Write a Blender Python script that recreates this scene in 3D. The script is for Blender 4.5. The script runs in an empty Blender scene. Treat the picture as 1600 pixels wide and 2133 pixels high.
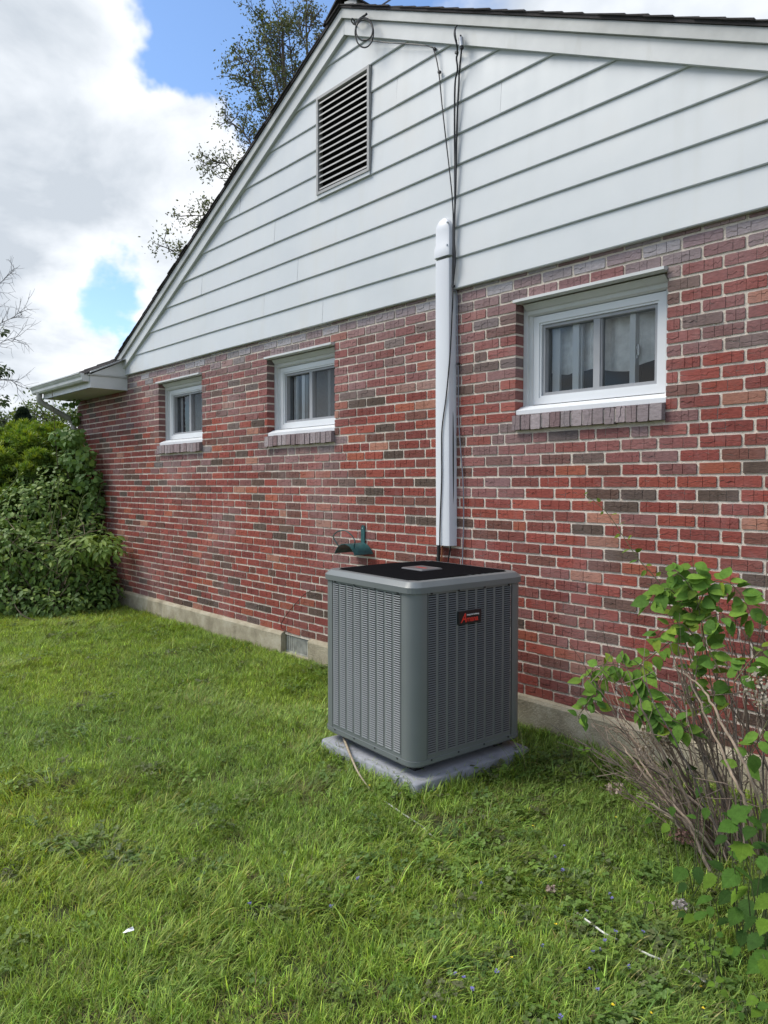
import bpy, math, random
import numpy as np
from mathutils import Vector, Matrix
from mathutils.geometry import tessellate_polygon

SC = bpy.context.scene
COL = SC.collection
RNG = random.Random(7)
NR = np.random.RandomState(11)

# ------------------------------------------------------------------ camera
F_PX, PW, PH = 1550.0, 1600.0, 2133.0
XV, HY, CX, CY = -595.0, 1007.0, 800.0, 1066.5
AL = math.atan((CX - XV) / F_PX)
PIT = math.atan((CY - HY) / F_PX)
CAM = np.array([0.0, -3.66, 1.49])
FWD = np.array([-math.cos(AL) * math.cos(PIT), math.sin(AL) * math.cos(PIT), -math.sin(PIT)])
RGT = np.array([math.sin(AL), math.cos(AL), 0.0])
UPV = np.cross(RGT, FWD)
cam_d = bpy.data.cameras.new('camera')
cam = bpy.data.objects.new('camera', cam_d)
COL.objects.link(cam)
cam_d.sensor_fit = 'AUTO'
cam_d.sensor_width = 36.0
cam_d.lens = F_PX / PH * 36.0
cam_d.clip_end = 3000
cam_d.clip_start = 0.05
cam.matrix_world = Matrix(((RGT[0], UPV[0], -FWD[0], CAM[0]), (RGT[1], UPV[1], -FWD[1], CAM[1]),
                           (RGT[2], UPV[2], -FWD[2], CAM[2]), (0, 0, 0, 1)))
SC.camera = cam


def ray(u, v):
    return FWD + RGT * ((u - CX) / F_PX) - UPV * ((v - CY) / F_PX)


def W(u, v, y=0.0):                     # point on the plane y = const seen at photo pixel u, v
    d = ray(u, v)
    return CAM + d * ((y - CAM[1]) / d[1])


def G(u, v, z=0.0):                     # point on the plane z = const
    d = ray(u, v)
    return CAM + d * ((z - CAM[2]) / d[2])


def A(u, v, dist):                      # point at a depth in front of the camera
    return CAM + ray(u, v) * dist


def proj(p):
    q = np.asarray(p, float) - CAM
    z = q @ FWD
    return CX + F_PX * (q @ RGT) / z, CY - F_PX * (q @ UPV) / z, z


# ------------------------------------------------------------------ sky, sun, exposure
SUN_DIR = Vector((-0.45, -0.42, 0.80)).normalized()       # towards the sun
world = bpy.data.worlds.new('World')
SC.world = world
world.use_nodes = True
wt = world.node_tree
wt.nodes.clear()


def wn(t, **kw):
    n = wt.nodes.new(t)
    for k, v in kw.items():
        setattr(n, k, v)
    return n


def wmath(op, a, b=None, clamp=False):
    n = wn('ShaderNodeMath', operation=op, use_clamp=clamp)
    for i, s in enumerate((a, b)):
        if s is None:
            continue
        if isinstance(s, (int, float)):
            n.inputs[i].default_value = s
        else:
            wt.links.new(s, n.inputs[i])
    return n.outputs[0]


sky = wn('ShaderNodeTexSky', sky_type='NISHITA', sun_disc=False)
sky.sun_elevation = math.asin(SUN_DIR.z)
sky.sun_rotation = math.atan2(SUN_DIR.x, SUN_DIR.y)
sky.air_density = 1.0
sky.dust_density = 0.3
sky.ozone_density = 4.5
tc = wn('ShaderNodeTexCoord')
sep = wn('ShaderNodeSeparateXYZ')
wt.links.new(tc.outputs['Generated'], sep.inputs[0])
zc = wmath('ADD', wmath('MAXIMUM', sep.outputs[2], 0.0), 0.22)
px_ = wmath('DIVIDE', sep.outputs[0], zc)
py_ = wmath('DIVIDE', sep.outputs[1], zc)
comb = wn('ShaderNodeCombineXYZ')
wt.links.new(px_, comb.inputs[0])
wt.links.new(py_, comb.inputs[1])


def cloud_noise(off, scale, detail, rough):
    add = wn('ShaderNodeVectorMath', operation='ADD')
    wt.links.new(comb.outputs[0], add.inputs[0])
    add.inputs[1].default_value = off
    n = wn('ShaderNodeTexNoise')
    n.inputs['Scale'].default_value = scale
    n.inputs['Detail'].default_value = detail
    n.inputs['Roughness'].default_value = rough
    n.inputs['Distortion'].default_value = 0.25
    wt.links.new(add.outputs[0], n.inputs['Vector'])
    return n.outputs[0]


dens = cloud_noise((3.1, 1.7, 0.0), 1.35, 9.0, 0.56)
dens2 = cloud_noise((3.1 + 0.10, 1.7 + 0.10, 0.0), 1.35, 5.0, 0.5)
fine = cloud_noise((9.3, 4.2, 2.0), 2.6, 7.0, 0.55)
# where the clouds of this day stand: (photo pixel, sharpness, weight)
LUMPS = [((150, 330), 22, 0.20), ((390, 190), 200, 0.22), ((360, 360), 90, 0.20), ((450, 20), 150, -0.34), ((560, 130), 130, -0.34), ((640, 260), 160, -0.2),
         ((225, 605), 380, -0.43), ((300, 620), 500, -0.20), ((150, 645), 700, -0.12), ((60, 600), 260, 0.14), ((150, 720), 120, 0.16), ((100, 110), 60, 0.10), ((300, 30), 420, -0.12),
         ((1150, 10), 60, 0.12), ((700, 5), 260, -0.12)]
wob = wn('ShaderNodeTexNoise')
wob.inputs['Scale'].default_value = 3.2
wob.inputs['Detail'].default_value = 6.0
wob.inputs['Roughness'].default_value = 0.6
wt.links.new(tc.outputs['Generated'], wob.inputs['Vector'])
w1_ = wn('ShaderNodeVectorMath', operation='SUBTRACT')
wt.links.new(wob.outputs['Color'], w1_.inputs[0])
w1_.inputs[1].default_value = (0.5, 0.5, 0.5)
w2_ = wn('ShaderNodeVectorMath', operation='SCALE')
wt.links.new(w1_.outputs[0], w2_.inputs[0])
w2_.inputs['Scale'].default_value = 0.30
w3_ = wn('ShaderNodeVectorMath', operation='ADD')
wt.links.new(w2_.outputs[0], w3_.inputs[0])
wt.links.new(tc.outputs['Generated'], w3_.inputs[1])
w4_ = wn('ShaderNodeVectorMath', operation='NORMALIZE')
wt.links.new(w3_.outputs[0], w4_.inputs[0])
bias = None
for (u, v), k, w in LUMPS:
    d = ray(u, v)
    d = d / np.linalg.norm(d)
    dot = wn('ShaderNodeVectorMath', operation='DOT_PRODUCT')
    wt.links.new(w4_.outputs[0], dot.inputs[0])
    dot.inputs[1].default_value = d
    g = wmath('MULTIPLY', wmath('EXPONENT', wmath('MULTIPLY', wmath('SUBTRACT', dot.outputs['Value'], 1.0), float(k))), float(w))
    bias = g if bias is None else wmath('ADD', bias, g)
dd = wmath('ADD', dens, bias)
cover = wn('ShaderNodeMapRange', interpolation_type='SMOOTHSTEP')
cover.inputs['From Min'].default_value = 0.40
cover.inputs['From Max'].default_value = 0.58
wt.links.new(dd, cover.inputs['Value'])
shade = wmath('ADD', wmath('MULTIPLY', wmath('SUBTRACT', dens, dens2), 1.6), wmath('MULTIPLY', wmath('SUBTRACT', fine, 0.5), 1.5))
thick = wmath('MULTIPLY', wmath('SUBTRACT', dd, 0.50), -1.0)
shv = wmath('ADD', wmath('ADD', shade, thick), 0.66, clamp=True)
ramp = wn('ShaderNodeValToRGB')
wt.links.new(shv, ramp.inputs[0])
ramp.color_ramp.elements[0].position = 0.25
ramp.color_ramp.elements[0].color = (0.47, 0.515, 0.57, 1)
ramp.color_ramp.elements[1].position = 0.85
ramp.color_ramp.elements[1].color = (0.86, 0.86, 0.87, 1)
e = ramp.color_ramp.elements.new(0.55)
e.color = (0.68, 0.715, 0.76, 1)
bg_sky = wn('ShaderNodeBackground')
wt.links.new(sky.outputs[0], bg_sky.inputs[0])
bg_sky.inputs[1].default_value = 0.092
bg_cl = wn('ShaderNodeBackground')
wt.links.new(ramp.outputs[0], bg_cl.inputs[0])
bg_cl.inputs[1].default_value = 0.55
mixw = wn('ShaderNodeMixShader')
wt.links.new(cover.outputs[0], mixw.inputs[0])
wt.links.new(bg_sky.outputs[0], mixw.inputs[1])
wt.links.new(bg_cl.outputs[0], mixw.inputs[2])
wo = wn('ShaderNodeOutputWorld')
wt.links.new(mixw.outputs[0], wo.inputs[0])

sun_d = bpy.data.lights.new('sun', 'SUN')
sun_d.energy = 1.5
sun_d.angle = math.radians(30)
sun_d.color = (1.0, 0.95, 0.86)
sun = bpy.data.objects.new('sun', sun_d)
sun.rotation_euler = SUN_DIR.to_track_quat('Z', 'Y').to_euler()
sun.location = (-6, -8, 12)
COL.objects.link(sun)

SC.view_settings.view_transform = 'Standard'
SC.view_settings.look = 'None'
SC.view_settings.gamma = 1.0
SC.view_settings.exposure = 1.33
SC.view_settings.use_curve_mapping = False
try:
    SC.cycles.max_bounces = 8
    SC.cycles.transparent_max_bounces = 12
except Exception:
    pass

# ------------------------------------------------------------------ small helpers


def tag(o, label=None, cat=None, group=None, kind=None):
    if label:
        o['label'] = label
    if cat:
        o['category'] = cat
    if group:
        o['group'] = group
    if kind:
        o['kind'] = kind
    return o


def empty(name, loc=(0, 0, 0), rz=0.0):
    o = bpy.data.objects.new(name, None)
    o.empty_display_size = 0.1
    o.location = loc
    o.rotation_euler = (0, 0, rz)
    COL.objects.link(o)
    return o


def link(name, me, parent=None, loc=None, rz=None):
    o = bpy.data.objects.new(name, me)
    COL.objects.link(o)
    if parent is not None:
        o.parent = parent
    if loc is not None:
        o.location = loc
    if rz is not None:
        o.rotation_euler = (0, 0, rz)
    return o


class MB:
    """collects geometry for ONE mesh"""

    def __init__(self):
        self.v, self.f = [], []

    def add(self, vs, fs):
        b = len(self.v)
        self.v.extend([tuple(map(float, p)) for p in vs])
        self.f.extend([tuple(i + b for i in f) for f in fs])

    def quad(self, a, b, c, d):
        self.add([a, b, c, d], [(0, 1, 2, 3)])

    def box(self, x0, x1, y0, y1, z0, z1):
        v = [(x, y, z) for z in (z0, z1) for y in (y0, y1) for x in (x0, x1)]
        self.add(v, [(0, 2, 3, 1), (4, 5, 7, 6), (0, 1, 5, 4), (2, 6, 7, 3), (0, 4, 6, 2), (1, 3, 7, 5)])

    def prism_y(self, poly, y0, y1):          # polygon of (x, z), extruded from y0 (front) to y1
        n = len(poly)
        v = [(x, y0, z) for x, z in poly] + [(x, y1, z) for x, z in poly]
        f = [tuple(range(n)), tuple(range(2 * n - 1, n - 1, -1))]
        for i in range(n):
            j = (i + 1) % n
            f.append((i, i + n, j + n, j))
        self.add(v, f)

    def prism_x(self, poly, x0, x1):          # polygon of (y, z), extruded along x
        n = len(poly)
        v = [(x0, y, z) for y, z in poly] + [(x1, y, z) for y, z in poly]
        f = [tuple(range(n)), tuple(range(2 * n - 1, n - 1, -1))]
        for i in range(n):
            j = (i + 1) % n
            f.append((i, i + n, j + n, j))
        self.add(v, f)

    def tube(self, pts, r, sides=6, r1=None, cap=True, flat=1.0):
        pts = [Vector(p) for p in pts]
        n = len(pts)
        rings = []
        up = Vector((0.13, 0.31, 0.94))
        for i, p in enumerate(pts):
            d = (pts[min(i + 1, n - 1)] - pts[max(i - 1, 0)])
            if d.length < 1e-9:
                d = Vector((0, 0, 1))
            d.normalize()
            if abs(d.dot(up)) > 0.97:
                up = Vector((0.9, 0.2, 0.1))
            a = d.cross(up).normalized()
            b = d.cross(a)
            if callable(r):
                rr = r(i / max(n - 1, 1))
            else:
                rr = r if r1 is None else r + (r1 - r) * i / max(n - 1, 1)
            rings.append([p + (a * math.cos(t) + b * math.sin(t) * flat) * rr for t in [2 * math.pi * k / sides for k in range(sides)]])
        v = [q for ring in rings for q in ring]
        f = []
        for i in range(n - 1):
            for k in range(sides):
                k2 = (k + 1) % sides
                f.append((i * sides + k, i * sides + k2, (i + 1) * sides + k2, (i + 1) * sides + k))
        if cap:
            f.append(tuple(range(sides - 1, -1, -1)))
            f.append(tuple((n - 1) * sides + k for k in range(sides)))
        self.add(v, f)

    def cyl(self, p0, p1, r, sides=12):
        self.tube([p0, p1], r, sides)

    def mesh(self, name):
        me = bpy.data.meshes.new(name)
        me.from_pydata(self.v, [], self.f)
        me.update()
        return me

    def build(self, name, mat, parent=None, smooth=None, bevel=None):
        me = self.mesh(name)
        me.materials.append(mat)
        o = link(name, me, parent)
        if smooth is not None:
            shade_smooth(me, smooth)
        if bevel:
            m = o.modifiers.new('edge', 'BEVEL')
            m.width = bevel
            m.segments = 2
            m.limit_method = 'ANGLE'
        return o


def shade_smooth(me, angle=40):
    me.polygons.foreach_set('use_smooth', [True] * len(me.polygons))
    try:
        me.set_sharp_from_angle(angle=math.radians(angle))
    except Exception:
        pass


def catmull(pts, n=8):
    P = [np.array(p, float) for p in pts]
    P = [2 * P[0] - P[1]] + P + [2 * P[-1] - P[-2]]
    out = []
    for i in range(1, len(P) - 2):
        for k in range(n):
            t = k / n
            a, b, c, d = P[i - 1], P[i], P[i + 1], P[i + 2]
            out.append(0.5 * ((2 * b) + (c - a) * t + (2 * a - 5 * b + 4 * c - d) * t * t + (3 * b - a - 3 * c + d) * t ** 3))
    out.append(P[-2])
    return out


def tri_mesh(name, V, T, tint=None, smooth=False):
    """fast mesh from numpy triangles; tint = one colour per vertex"""
    me = bpy.data.meshes.new(name)
    V = np.asarray(V, np.float32)
    T = np.asarray(T, np.int32)
    me.vertices.add(len(V))
    me.vertices.foreach_set('co', V.ravel())
    me.loops.add(T.size)
    me.loops.foreach_set('vertex_index', T.ravel())
    me.polygons.add(len(T))
    me.polygons.foreach_set('loop_start', np.arange(0, T.size, 3, dtype=np.int32))
    me.polygons.foreach_set('use_smooth', np.full(len(T), bool(smooth)))
    if tint is not None:
        a = me.attributes.new('tint', 'FLOAT_COLOR', 'POINT')
        c = np.ones((len(V), 4), np.float32)
        c[:, :3] = tint
        a.data.foreach_set('color', c.ravel())
    me.update(calc_edges=True)
    return me


def join_copies(bases, which, M, off, tint):
    """bases: list of (verts, tris); which: base index per copy; M: (N,3,3); off: (N,3); tint: (N,3)"""
    Vs, Ts, Cs, base = [], [], [], 0
    for b, (bv, bt) in enumerate(bases):
        idx = np.nonzero(which == b)[0]
        if len(idx) == 0:
            continue
        bv = np.asarray(bv, float)
        bt = np.asarray(bt, int)
        v = np.einsum('nij,kj->nki', M[idx], bv) + off[idx][:, None, :]
        t = bt[None] + (np.arange(len(idx)) * len(bv))[:, None, None] + base
        Vs.append(v.reshape(-1, 3))
        Ts.append(t.reshape(-1, 3))
        Cs.append(np.repeat(tint[idx], len(bv), axis=0))
        base += len(idx) * len(bv)
    return np.concatenate(Vs), np.concatenate(Ts), np.concatenate(Cs)


def triangulate(vs, fs):
    T = []
    for f in fs:
        if len(f) <= 4:
            for i in range(1, len(f) - 1):
                T.append((f[0], f[i], f[i + 1]))
        else:
            n0 = np.cross(np.array(vs[f[1]]) - np.array(vs[f[0]]), np.array(vs[f[2]]) - np.array(vs[f[0]]))
            for tri in tessellate_polygon([[Vector(vs[i]) for i in f]]):
                T.append(tuple(f[i] for i in tri))
    return np.array(vs, float), np.array(T, int)


def rot_basis(normal, axis_hint, twist=None):
    """rotation matrices whose local z is normal, local y is near axis_hint; arrays (N,3)"""
    n = normal / np.linalg.norm(normal, axis=1, keepdims=True)
    y = axis_hint - n * (axis_hint * n).sum(1, keepdims=True)
    l = np.linalg.norm(y, axis=1, keepdims=True)
    y = np.where(l > 1e-5, y / np.maximum(l, 1e-9), np.array([[0.0, 1.0, 0.0]]))
    x = np.cross(y, n)
    return np.stack([x, y, n], axis=2)


def vnoise(x, y, seed=0):
    """2-D value noise, numpy"""
    xi, yi = np.floor(x).astype(int), np.floor(y).astype(int)
    fx, fy = x - xi, y - yi
    fx = fx * fx * (3 - 2 * fx)
    fy = fy * fy * (3 - 2 * fy)

    def h(a, b):
        n = (a * 374761393 + b * 668265263 + seed * 1442695041) & 0x7fffffff
        n = ((n ^ (n >> 13)) * 1274126177) & 0x7fffffff
        return (n ^ (n >> 16)) % 10007 / 10007.0
    return (h(xi, yi) * (1 - fx) + h(xi + 1, yi) * fx) * (1 - fy) + (h(xi, yi + 1) * (1 - fx) + h(xi + 1, yi + 1) * fx) * fy


# ------------------------------------------------------------------ materials
class Mat:
    def __init__(self, name):
        self.m = bpy.data.materials.new(name)
        self.m.use_nodes = True
        self.t = self.m.node_tree
        self.b = self.t.nodes['Principled BSDF']
        self.out = self.t.nodes['Material Output']

    def n(self, t, **kw):
        n = self.t.nodes.new(t)
        for k, v in kw.items():
            setattr(n, k, v)
        return n

    def l(self, a, b):
        self.t.links.new(a, b)

    def pos(self, scale=(1, 1, 1), obj=False):
        mp = self.n('ShaderNodeMapping')
        mp.inputs['Scale'].default_value = scale
        if obj:
            self.l(self.n('ShaderNodeTexCoord').outputs['Object'], mp.inputs['Vector'])
        else:
            self.l(self.n('ShaderNodeNewGeometry').outputs['Position'], mp.inputs['Vector'])
        return mp.outputs[0]

    def noise(self, vec, scale=5.0, detail=4.0, rough=0.55, dist=0.0):
        n = self.n('ShaderNodeTexNoise')
        n.inputs['Scale'].default_value = scale
        n.inputs['Detail'].default_value = detail
        n.inputs['Roughness'].default_value = rough
        n.inputs['Distortion'].default_value = dist
        self.l(vec, n.inputs['Vector'])
        return n.outputs[0]

    def ramp(self, fac, stops):
        r = self.n('ShaderNodeValToRGB')
        self.l(fac, r.inputs[0])
        els = r.color_ramp.elements
        while len(els) < len(stops):
            els.new(0.5)
        for e, (p, c) in zip(els, stops):
            e.position = p
            e.color = (c, c, c, 1) if isinstance(c, (int, float)) else (*c, 1)
        return r.outputs[0]

    def mix(self, fac, a, b, mode='MIX'):
        m = self.n('ShaderNodeMix', data_type='RGBA', blend_type=mode)
        for s, i in ((fac, 0), (a, 6), (b, 7)):
            if isinstance(s, (int, float)):
                m.inputs[i].default_value = s
            elif isinstance(s, tuple):
                m.inputs[i].default_value = (*s, 1)
            else:
                self.l(s, m.inputs[i])
        return m.outputs[2]

    def math(self, op, a, b=None, clamp=False):
        n = self.n('ShaderNodeMath', operation=op, use_clamp=clamp)
        for i, s in enumerate((a, b)):
            if s is None:
                continue
            if isinstance(s, (int, float)):
                n.inputs[i].default_value = s
            else:
                self.l(s, n.inputs[i])
        return n.outputs[0]

    def base(self, c):
        if isinstance(c, tuple):
            self.b.inputs['Base Color'].default_value = (*c, 1)
        else:
            self.l(c, self.b.inputs['Base Color'])
        return self

    def rough(self, r):
        if isinstance(r, (int, float)):
            self.b.inputs['Roughness'].default_value = r
        else:
            self.l(r, self.b.inputs['Roughness'])
        return self

    def bump(self, h, strength=0.4, dist=0.01):
        b = self.n('ShaderNodeBump')
        b.inputs['Strength'].default_value = strength
        b.inputs['Distance'].default_value = dist
        self.l(h, b.inputs['Height'])
        self.l(b.outputs[0], self.b.inputs['Normal'])
        return self

    def tint(self, instancer=False):
        """colour attribute of joined meshes + object colour of single pieces"""
        a = self.n('ShaderNodeAttribute', attribute_name='tint')
        a.attribute_type = 'INSTANCER' if instancer else 'GEOMETRY'
        if instancer:
            return a.outputs['Color']
        o = self.n('ShaderNodeObjectInfo')
        return self.mix(1.0, a.outputs['Color'], o.outputs['Color'], 'ADD')


def simple(name, c, rough=0.5, var=0.12, scale=6.0, bump=0.0, metal=0.0, spec=0.5):
    m = Mat(name)
    p = m.pos()
    n = m.noise(p, scale, 5.0)
    lo = tuple(x * (1 - var) for x in c)
    hi = tuple(min(1.0, x * (1 + var)) for x in c)
    m.base(m.ramp(n, [(0.3, lo), (0.7, hi)]))
    m.rough(rough)
    m.b.inputs['Metallic'].default_value = metal
    m.b.inputs['Specular IOR Level'].default_value = spec
    if bump:
        m.bump(m.noise(p, scale * 12, 3.0), bump, 0.004)
    return m.m


# brick: the tint of each brick, fine grain, pale bloom of lime
mb_ = Mat('brick')
p = mb_.pos()
tint = mb_.tint()
g1 = mb_.noise(mb_.pos((40, 40, 120)), 1.0, 5.0, 0.65)
g2 = mb_.noise(p, 9.0, 4.0, 0.6)
c1 = mb_.mix(1.0, tint, mb_.ramp(g1, [(0.25, 0.62), (0.5, 1.0), (0.75, 1.32)]), 'MULTIPLY')
c1 = mb_.mix(mb_.ramp(g2, [(0.55, 0.0), (0.8, 0.30)]), c1, (0.30, 0.22, 0.21))
bl_ = mb_.noise(p, 1.15, 6.0, 0.6)
c1 = mb_.mix(mb_.ramp(bl_, [(0.50, 0.0), (0.72, 0.30)]), c1, (0.37, 0.29, 0.29))
mb_.base(c1).rough(0.85)
mb_.b.inputs['Specular IOR Level'].default_value = 0.25
mb_.bump(mb_.noise(mb_.pos((55, 55, 170)), 1.0, 6.0, 0.7), 0.9, 0.006)
M_BRICK = mb_.m

mm = Mat('mortar')
p = mm.pos()
s = mm.noise(p, 260.0, 3.0, 0.7)
s2 = mm.noise(p, 3.0, 5.0)
c = mm.ramp(s, [(0.3, (0.56, 0.475, 0.40)), (0.55, (0.72, 0.635, 0.55)), (0.75, (0.80, 0.74, 0.66))])
c = mm.mix(mm.ramp(s2, [(0.35, 0.0), (0.75, 0.35)]), c, (0.52, 0.44, 0.33))
mm.base(c).rough(0.95)
mm.bump(mm.noise(p, 120.0, 5.0, 0.7), 1.0, 0.008)
M_MORTAR = mm.m

mc = Mat('old_concrete')
p = mc.pos()
c = mc.ramp(mc.noise(p, 5.0, 8.0, 0.65), [(0.3, (0.22, 0.185, 0.125)), (0.5, (0.36, 0.315, 0.225)), (0.72, (0.50, 0.455, 0.36))])
spk = mc.noise(p, 190.0, 2.0, 0.6)
c = mc.mix(mc.ramp(spk, [(0.28, 0.45), (0.4, 0.0)]), c, (0.13, 0.11, 0.09))
c = mc.mix(mc.ramp(spk, [(0.62, 0.0), (0.72, 0.5)]), c, (0.62, 0.58, 0.50))
stain = mc.noise(mc.pos((5.0, 5.0, 0.9)), 1.0, 4.0)
c = mc.mix(mc.ramp(stain, [(0.58, 0.0), (0.72, 0.55)]), c, (0.12, 0.105, 0.08))
mc.base(c).rough(0.95)
mc.bump(mc.noise(p, 70.0, 6.0, 0.7), 0.9, 0.01)
M_CONC = mc.m

ms = Mat('painted_siding')
p = ms.pos()
c = ms.ramp(ms.noise(p, 1.1, 6.0, 0.6), [(0.3, (0.51, 0.535, 0.552)), (0.55, (0.56, 0.58, 0.592)), (0.75, (0.57, 0.57, 0.562))])
streak = ms.noise(ms.pos((9.0, 9.0, 0.55)), 1.0, 5.0, 0.6)
c = ms.mix(ms.ramp(streak, [(0.55, 0.0), (0.8, 0.35)]), c, (0.53, 0.53, 0.50))
spot = ms.noise(p, 38.0, 3.0, 0.6)
c = ms.mix(ms.ramp(spot, [(0.70, 0.0), (0.78, 0.4)]), c, (0.46, 0.45, 0.41))
ms.base(c).rough(ms.ramp(streak, [(0.3, 0.38), (0.7, 0.6)]))
ms.bump(ms.noise(ms.pos((1.2, 1.2, 2.2)), 1.0, 2.0), 0.14, 0.03)
M_SIDING = ms.m

mt = Mat('trim_paint')
p = mt.pos()
c = mt.ramp(mt.noise(p, 2.2, 6.0, 0.6), [(0.3, (0.50, 0.51, 0.505)), (0.7, (0.62, 0.625, 0.62))])
dirt = mt.noise(mt.pos((7, 7, 2.0)), 1.0, 6.0, 0.65)
c = mt.mix(mt.ramp(dirt, [(0.58, 0.0), (0.8, 0.5)]), c, (0.42, 0.41, 0.36))
mt.base(c).rough(0.45)
mt.bump(mt.noise(p, 3.0, 3.0), 0.2, 0.02)
M_TRIM = mt.m
M_VINYL = simple('white_vinyl', (0.66, 0.675, 0.69), 0.35, 0.03, 3.0)
M_CONDUIT = simple('conduit_plastic', (0.66, 0.67, 0.705), 0.4, 0.025, 2.0)
M_SASH = simple('grey_sash', (0.30, 0.305, 0.32), 0.5, 0.06, 12.0)
M_FLASH = simple('weathered_trim', (0.42, 0.425, 0.41), 0.5, 0.16, 6.0)
M_ALU = simple('gutter_enamel', (0.58, 0.585, 0.575), 0.45, 0.14, 4.0)
M_DOWN = simple('downspout_enamel', (0.34, 0.335, 0.31), 0.5, 0.3, 7.0)
M_VENTSLAT = simple('vent_slat_enamel', (0.33, 0.325, 0.315), 0.5, 0.08, 4.0)
M_BLACK = simple('black_rubber', (0.012, 0.012, 0.014), 0.5, 0.2, 20.0)
M_BLACKIN = simple('dark_cavity', (0.012, 0.011, 0.011), 0.9, 0.1, 5.0)
M_COPPER = simple('copper', (0.42, 0.17, 0.085), 0.4, 0.2, 14.0, 0.0, 0.75)
M_GREYCABLE = simple('grey_cable', (0.20, 0.21, 0.25), 0.5, 0.1, 20.0)
M_STEEL = simple('galvanised', (0.45, 0.46, 0.47), 0.4, 0.2, 30.0, 0.0, 0.7)
M_REDWIRE = simple('brown_wire', (0.06, 0.02, 0.015), 0.5, 0.2, 20.0)

mr = Mat('asphalt_shingle')
p = mr.pos()
c = mr.ramp(mr.noise(p, 160.0, 3.0, 0.7), [(0.3, (0.013, 0.012, 0.012)), (0.7, (0.062, 0.055, 0.055))])
c = mr.mix(0.5, c, mr.ramp(mr.noise(p, 4.0, 4.0), [(0.3, (0.02, 0.018, 0.018)), (0.7, (0.06, 0.05, 0.05))]))
mr.base(c).rough(0.95)
mr.bump(mr.noise(p, 200.0, 3.0), 0.8, 0.006)
M_SHINGLE = mr.m

# air conditioner enamel
ma = Mat('grey_green_enamel')
p = ma.pos()
c = ma.ramp(ma.noise(p, 3.0, 5.0), [(0.3, (0.130, 0.144, 0.147)), (0.7, (0.150, 0.164, 0.167))])
ma.base(c).rough(0.36)
ma.bump(ma.noise(p, 420.0, 2.0), 0.08, 0.002)
M_AC = ma.m
mp_ = Mat('pad_plastic')
p = mp_.pos()
mp_.base(mp_.ramp(mp_.noise(p, 12.0, 6.0, 0.6), [(0.3, (0.20, 0.21, 0.235)), (0.7, (0.30, 0.31, 0.34))])).rough(0.8)
mp_.bump(mp_.noise(p, 160.0, 3.0), 0.4, 0.004)
M_PAD = mp_.m
M_GRILLE = simple('black_wire', (0.009, 0.008, 0.0085), 0.7, 0.2, 20.0, spec=0.2)
M_BADGE = simple('badge_black', (0.012, 0.012, 0.014), 0.3, 0.1, 10.0)
M_BADGEGREY = simple('badge_grey', (0.10, 0.10, 0.105), 0.35, 0.1, 10.0)
M_RED = simple('badge_red', (0.62, 0.035, 0.022), 0.4, 0.04, 10.0)
M_WHITE = simple('badge_white', (0.75, 0.75, 0.75), 0.4, 0.04, 10.0)
M_GREENMETAL = simple('hanger_green', (0.018, 0.082, 0.085), 0.35, 0.35, 30.0)
M_PAPER = simple('paper', (0.85, 0.85, 0.86), 0.7, 0.04, 10.0)
M_CANE = simple('cane', (0.30, 0.245, 0.17), 0.6, 0.35, 60.0)
M_CORD = simple('pale_cord', (0.60, 0.59, 0.55), 0.6, 0.2, 90.0)
M_CURTAIN = simple('curtain_cloth', (0.80, 0.80, 0.79), 0.9, 0.15, 20.0)
M_BLIND = simple('blind_cloth', (0.115, 0.16, 0.145), 0.7, 0.4, 40.0)
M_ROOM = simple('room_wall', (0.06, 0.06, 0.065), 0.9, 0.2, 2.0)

mg = Mat('window_glass')
tr = mg.n('ShaderNodeBsdfTransparent')
tr.inputs[0].default_value = (0.90, 0.92, 0.92, 1)
gl = mg.n('ShaderNodeBsdfGlossy')
gl.inputs['Roughness'].default_value = 0.03
fr = mg.n('ShaderNodeFresnel')
fr.inputs['IOR'].default_value = 1.5
mxs = mg.n('ShaderNodeMixShader')
mg.l(fr.outputs[0], mxs.inputs[0])
mg.l(tr.outputs[0], mxs.inputs[1])
mg.l(gl.outputs[0], mxs.inputs[2])
mg.l(mxs.outputs[0], mg.out.inputs[0])
M_GLASS = mg.m

mscr = Mat('insect_screen')
trs = mscr.n('ShaderNodeBsdfTransparent')
dfs = mscr.n('ShaderNodeBsdfDiffuse')
dfs.inputs[0].default_value = (0.16, 0.165, 0.175, 1)
mx2 = mscr.n('ShaderNodeMixShader')
mx2.inputs[0].default_value = 0.42
mscr.l(trs.outputs[0], mx2.inputs[1])
mscr.l(dfs.outputs[0], mx2.inputs[2])
mscr.l(mx2.outputs[0], mscr.out.inputs[0])
M_SCREEN = mscr.m


def leaf_mat(name, instancer=False, trans=0.28, rough=0.55, spec=0.35, ramp=None, noise_scale=60.0):  # noqa
    m = Mat(name)
    if ramp:
        t = m.ramp(m.noise(m.pos(), noise_scale, 3.0), ramp)
    else:
        t = m.tint(instancer)
        if instancer:
            ab = m.n('ShaderNodeAttribute', attribute_name='blade')
            t = m.mix(1.0, t, ab.outputs['Color'], 'MULTIPLY')
        t = m.mix(1.0, t, m.ramp(m.noise(m.pos(), noise_scale, 3.0), [(0.25, 0.78), (0.75, 1.2)]), 'MULTIPLY')
    m.base(t).rough(rough)
    m.b.inputs['Specular IOR Level'].default_value = spec
    tl = m.n('ShaderNodeBsdfTranslucent')
    m.l(m.mix(1.0, t, (1.25, 1.25, 0.6), 'MULTIPLY'), tl.inputs[0])
    mx = m.n('ShaderNodeMixShader')
    mx.inputs[0].default_value = trans
    m.l(m.b.outputs[0], mx.inputs[1])
    m.l(tl.outputs[0], mx.inputs[2])
    m.l(mx.outputs[0], m.out.inputs[0])
    return m.m


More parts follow.
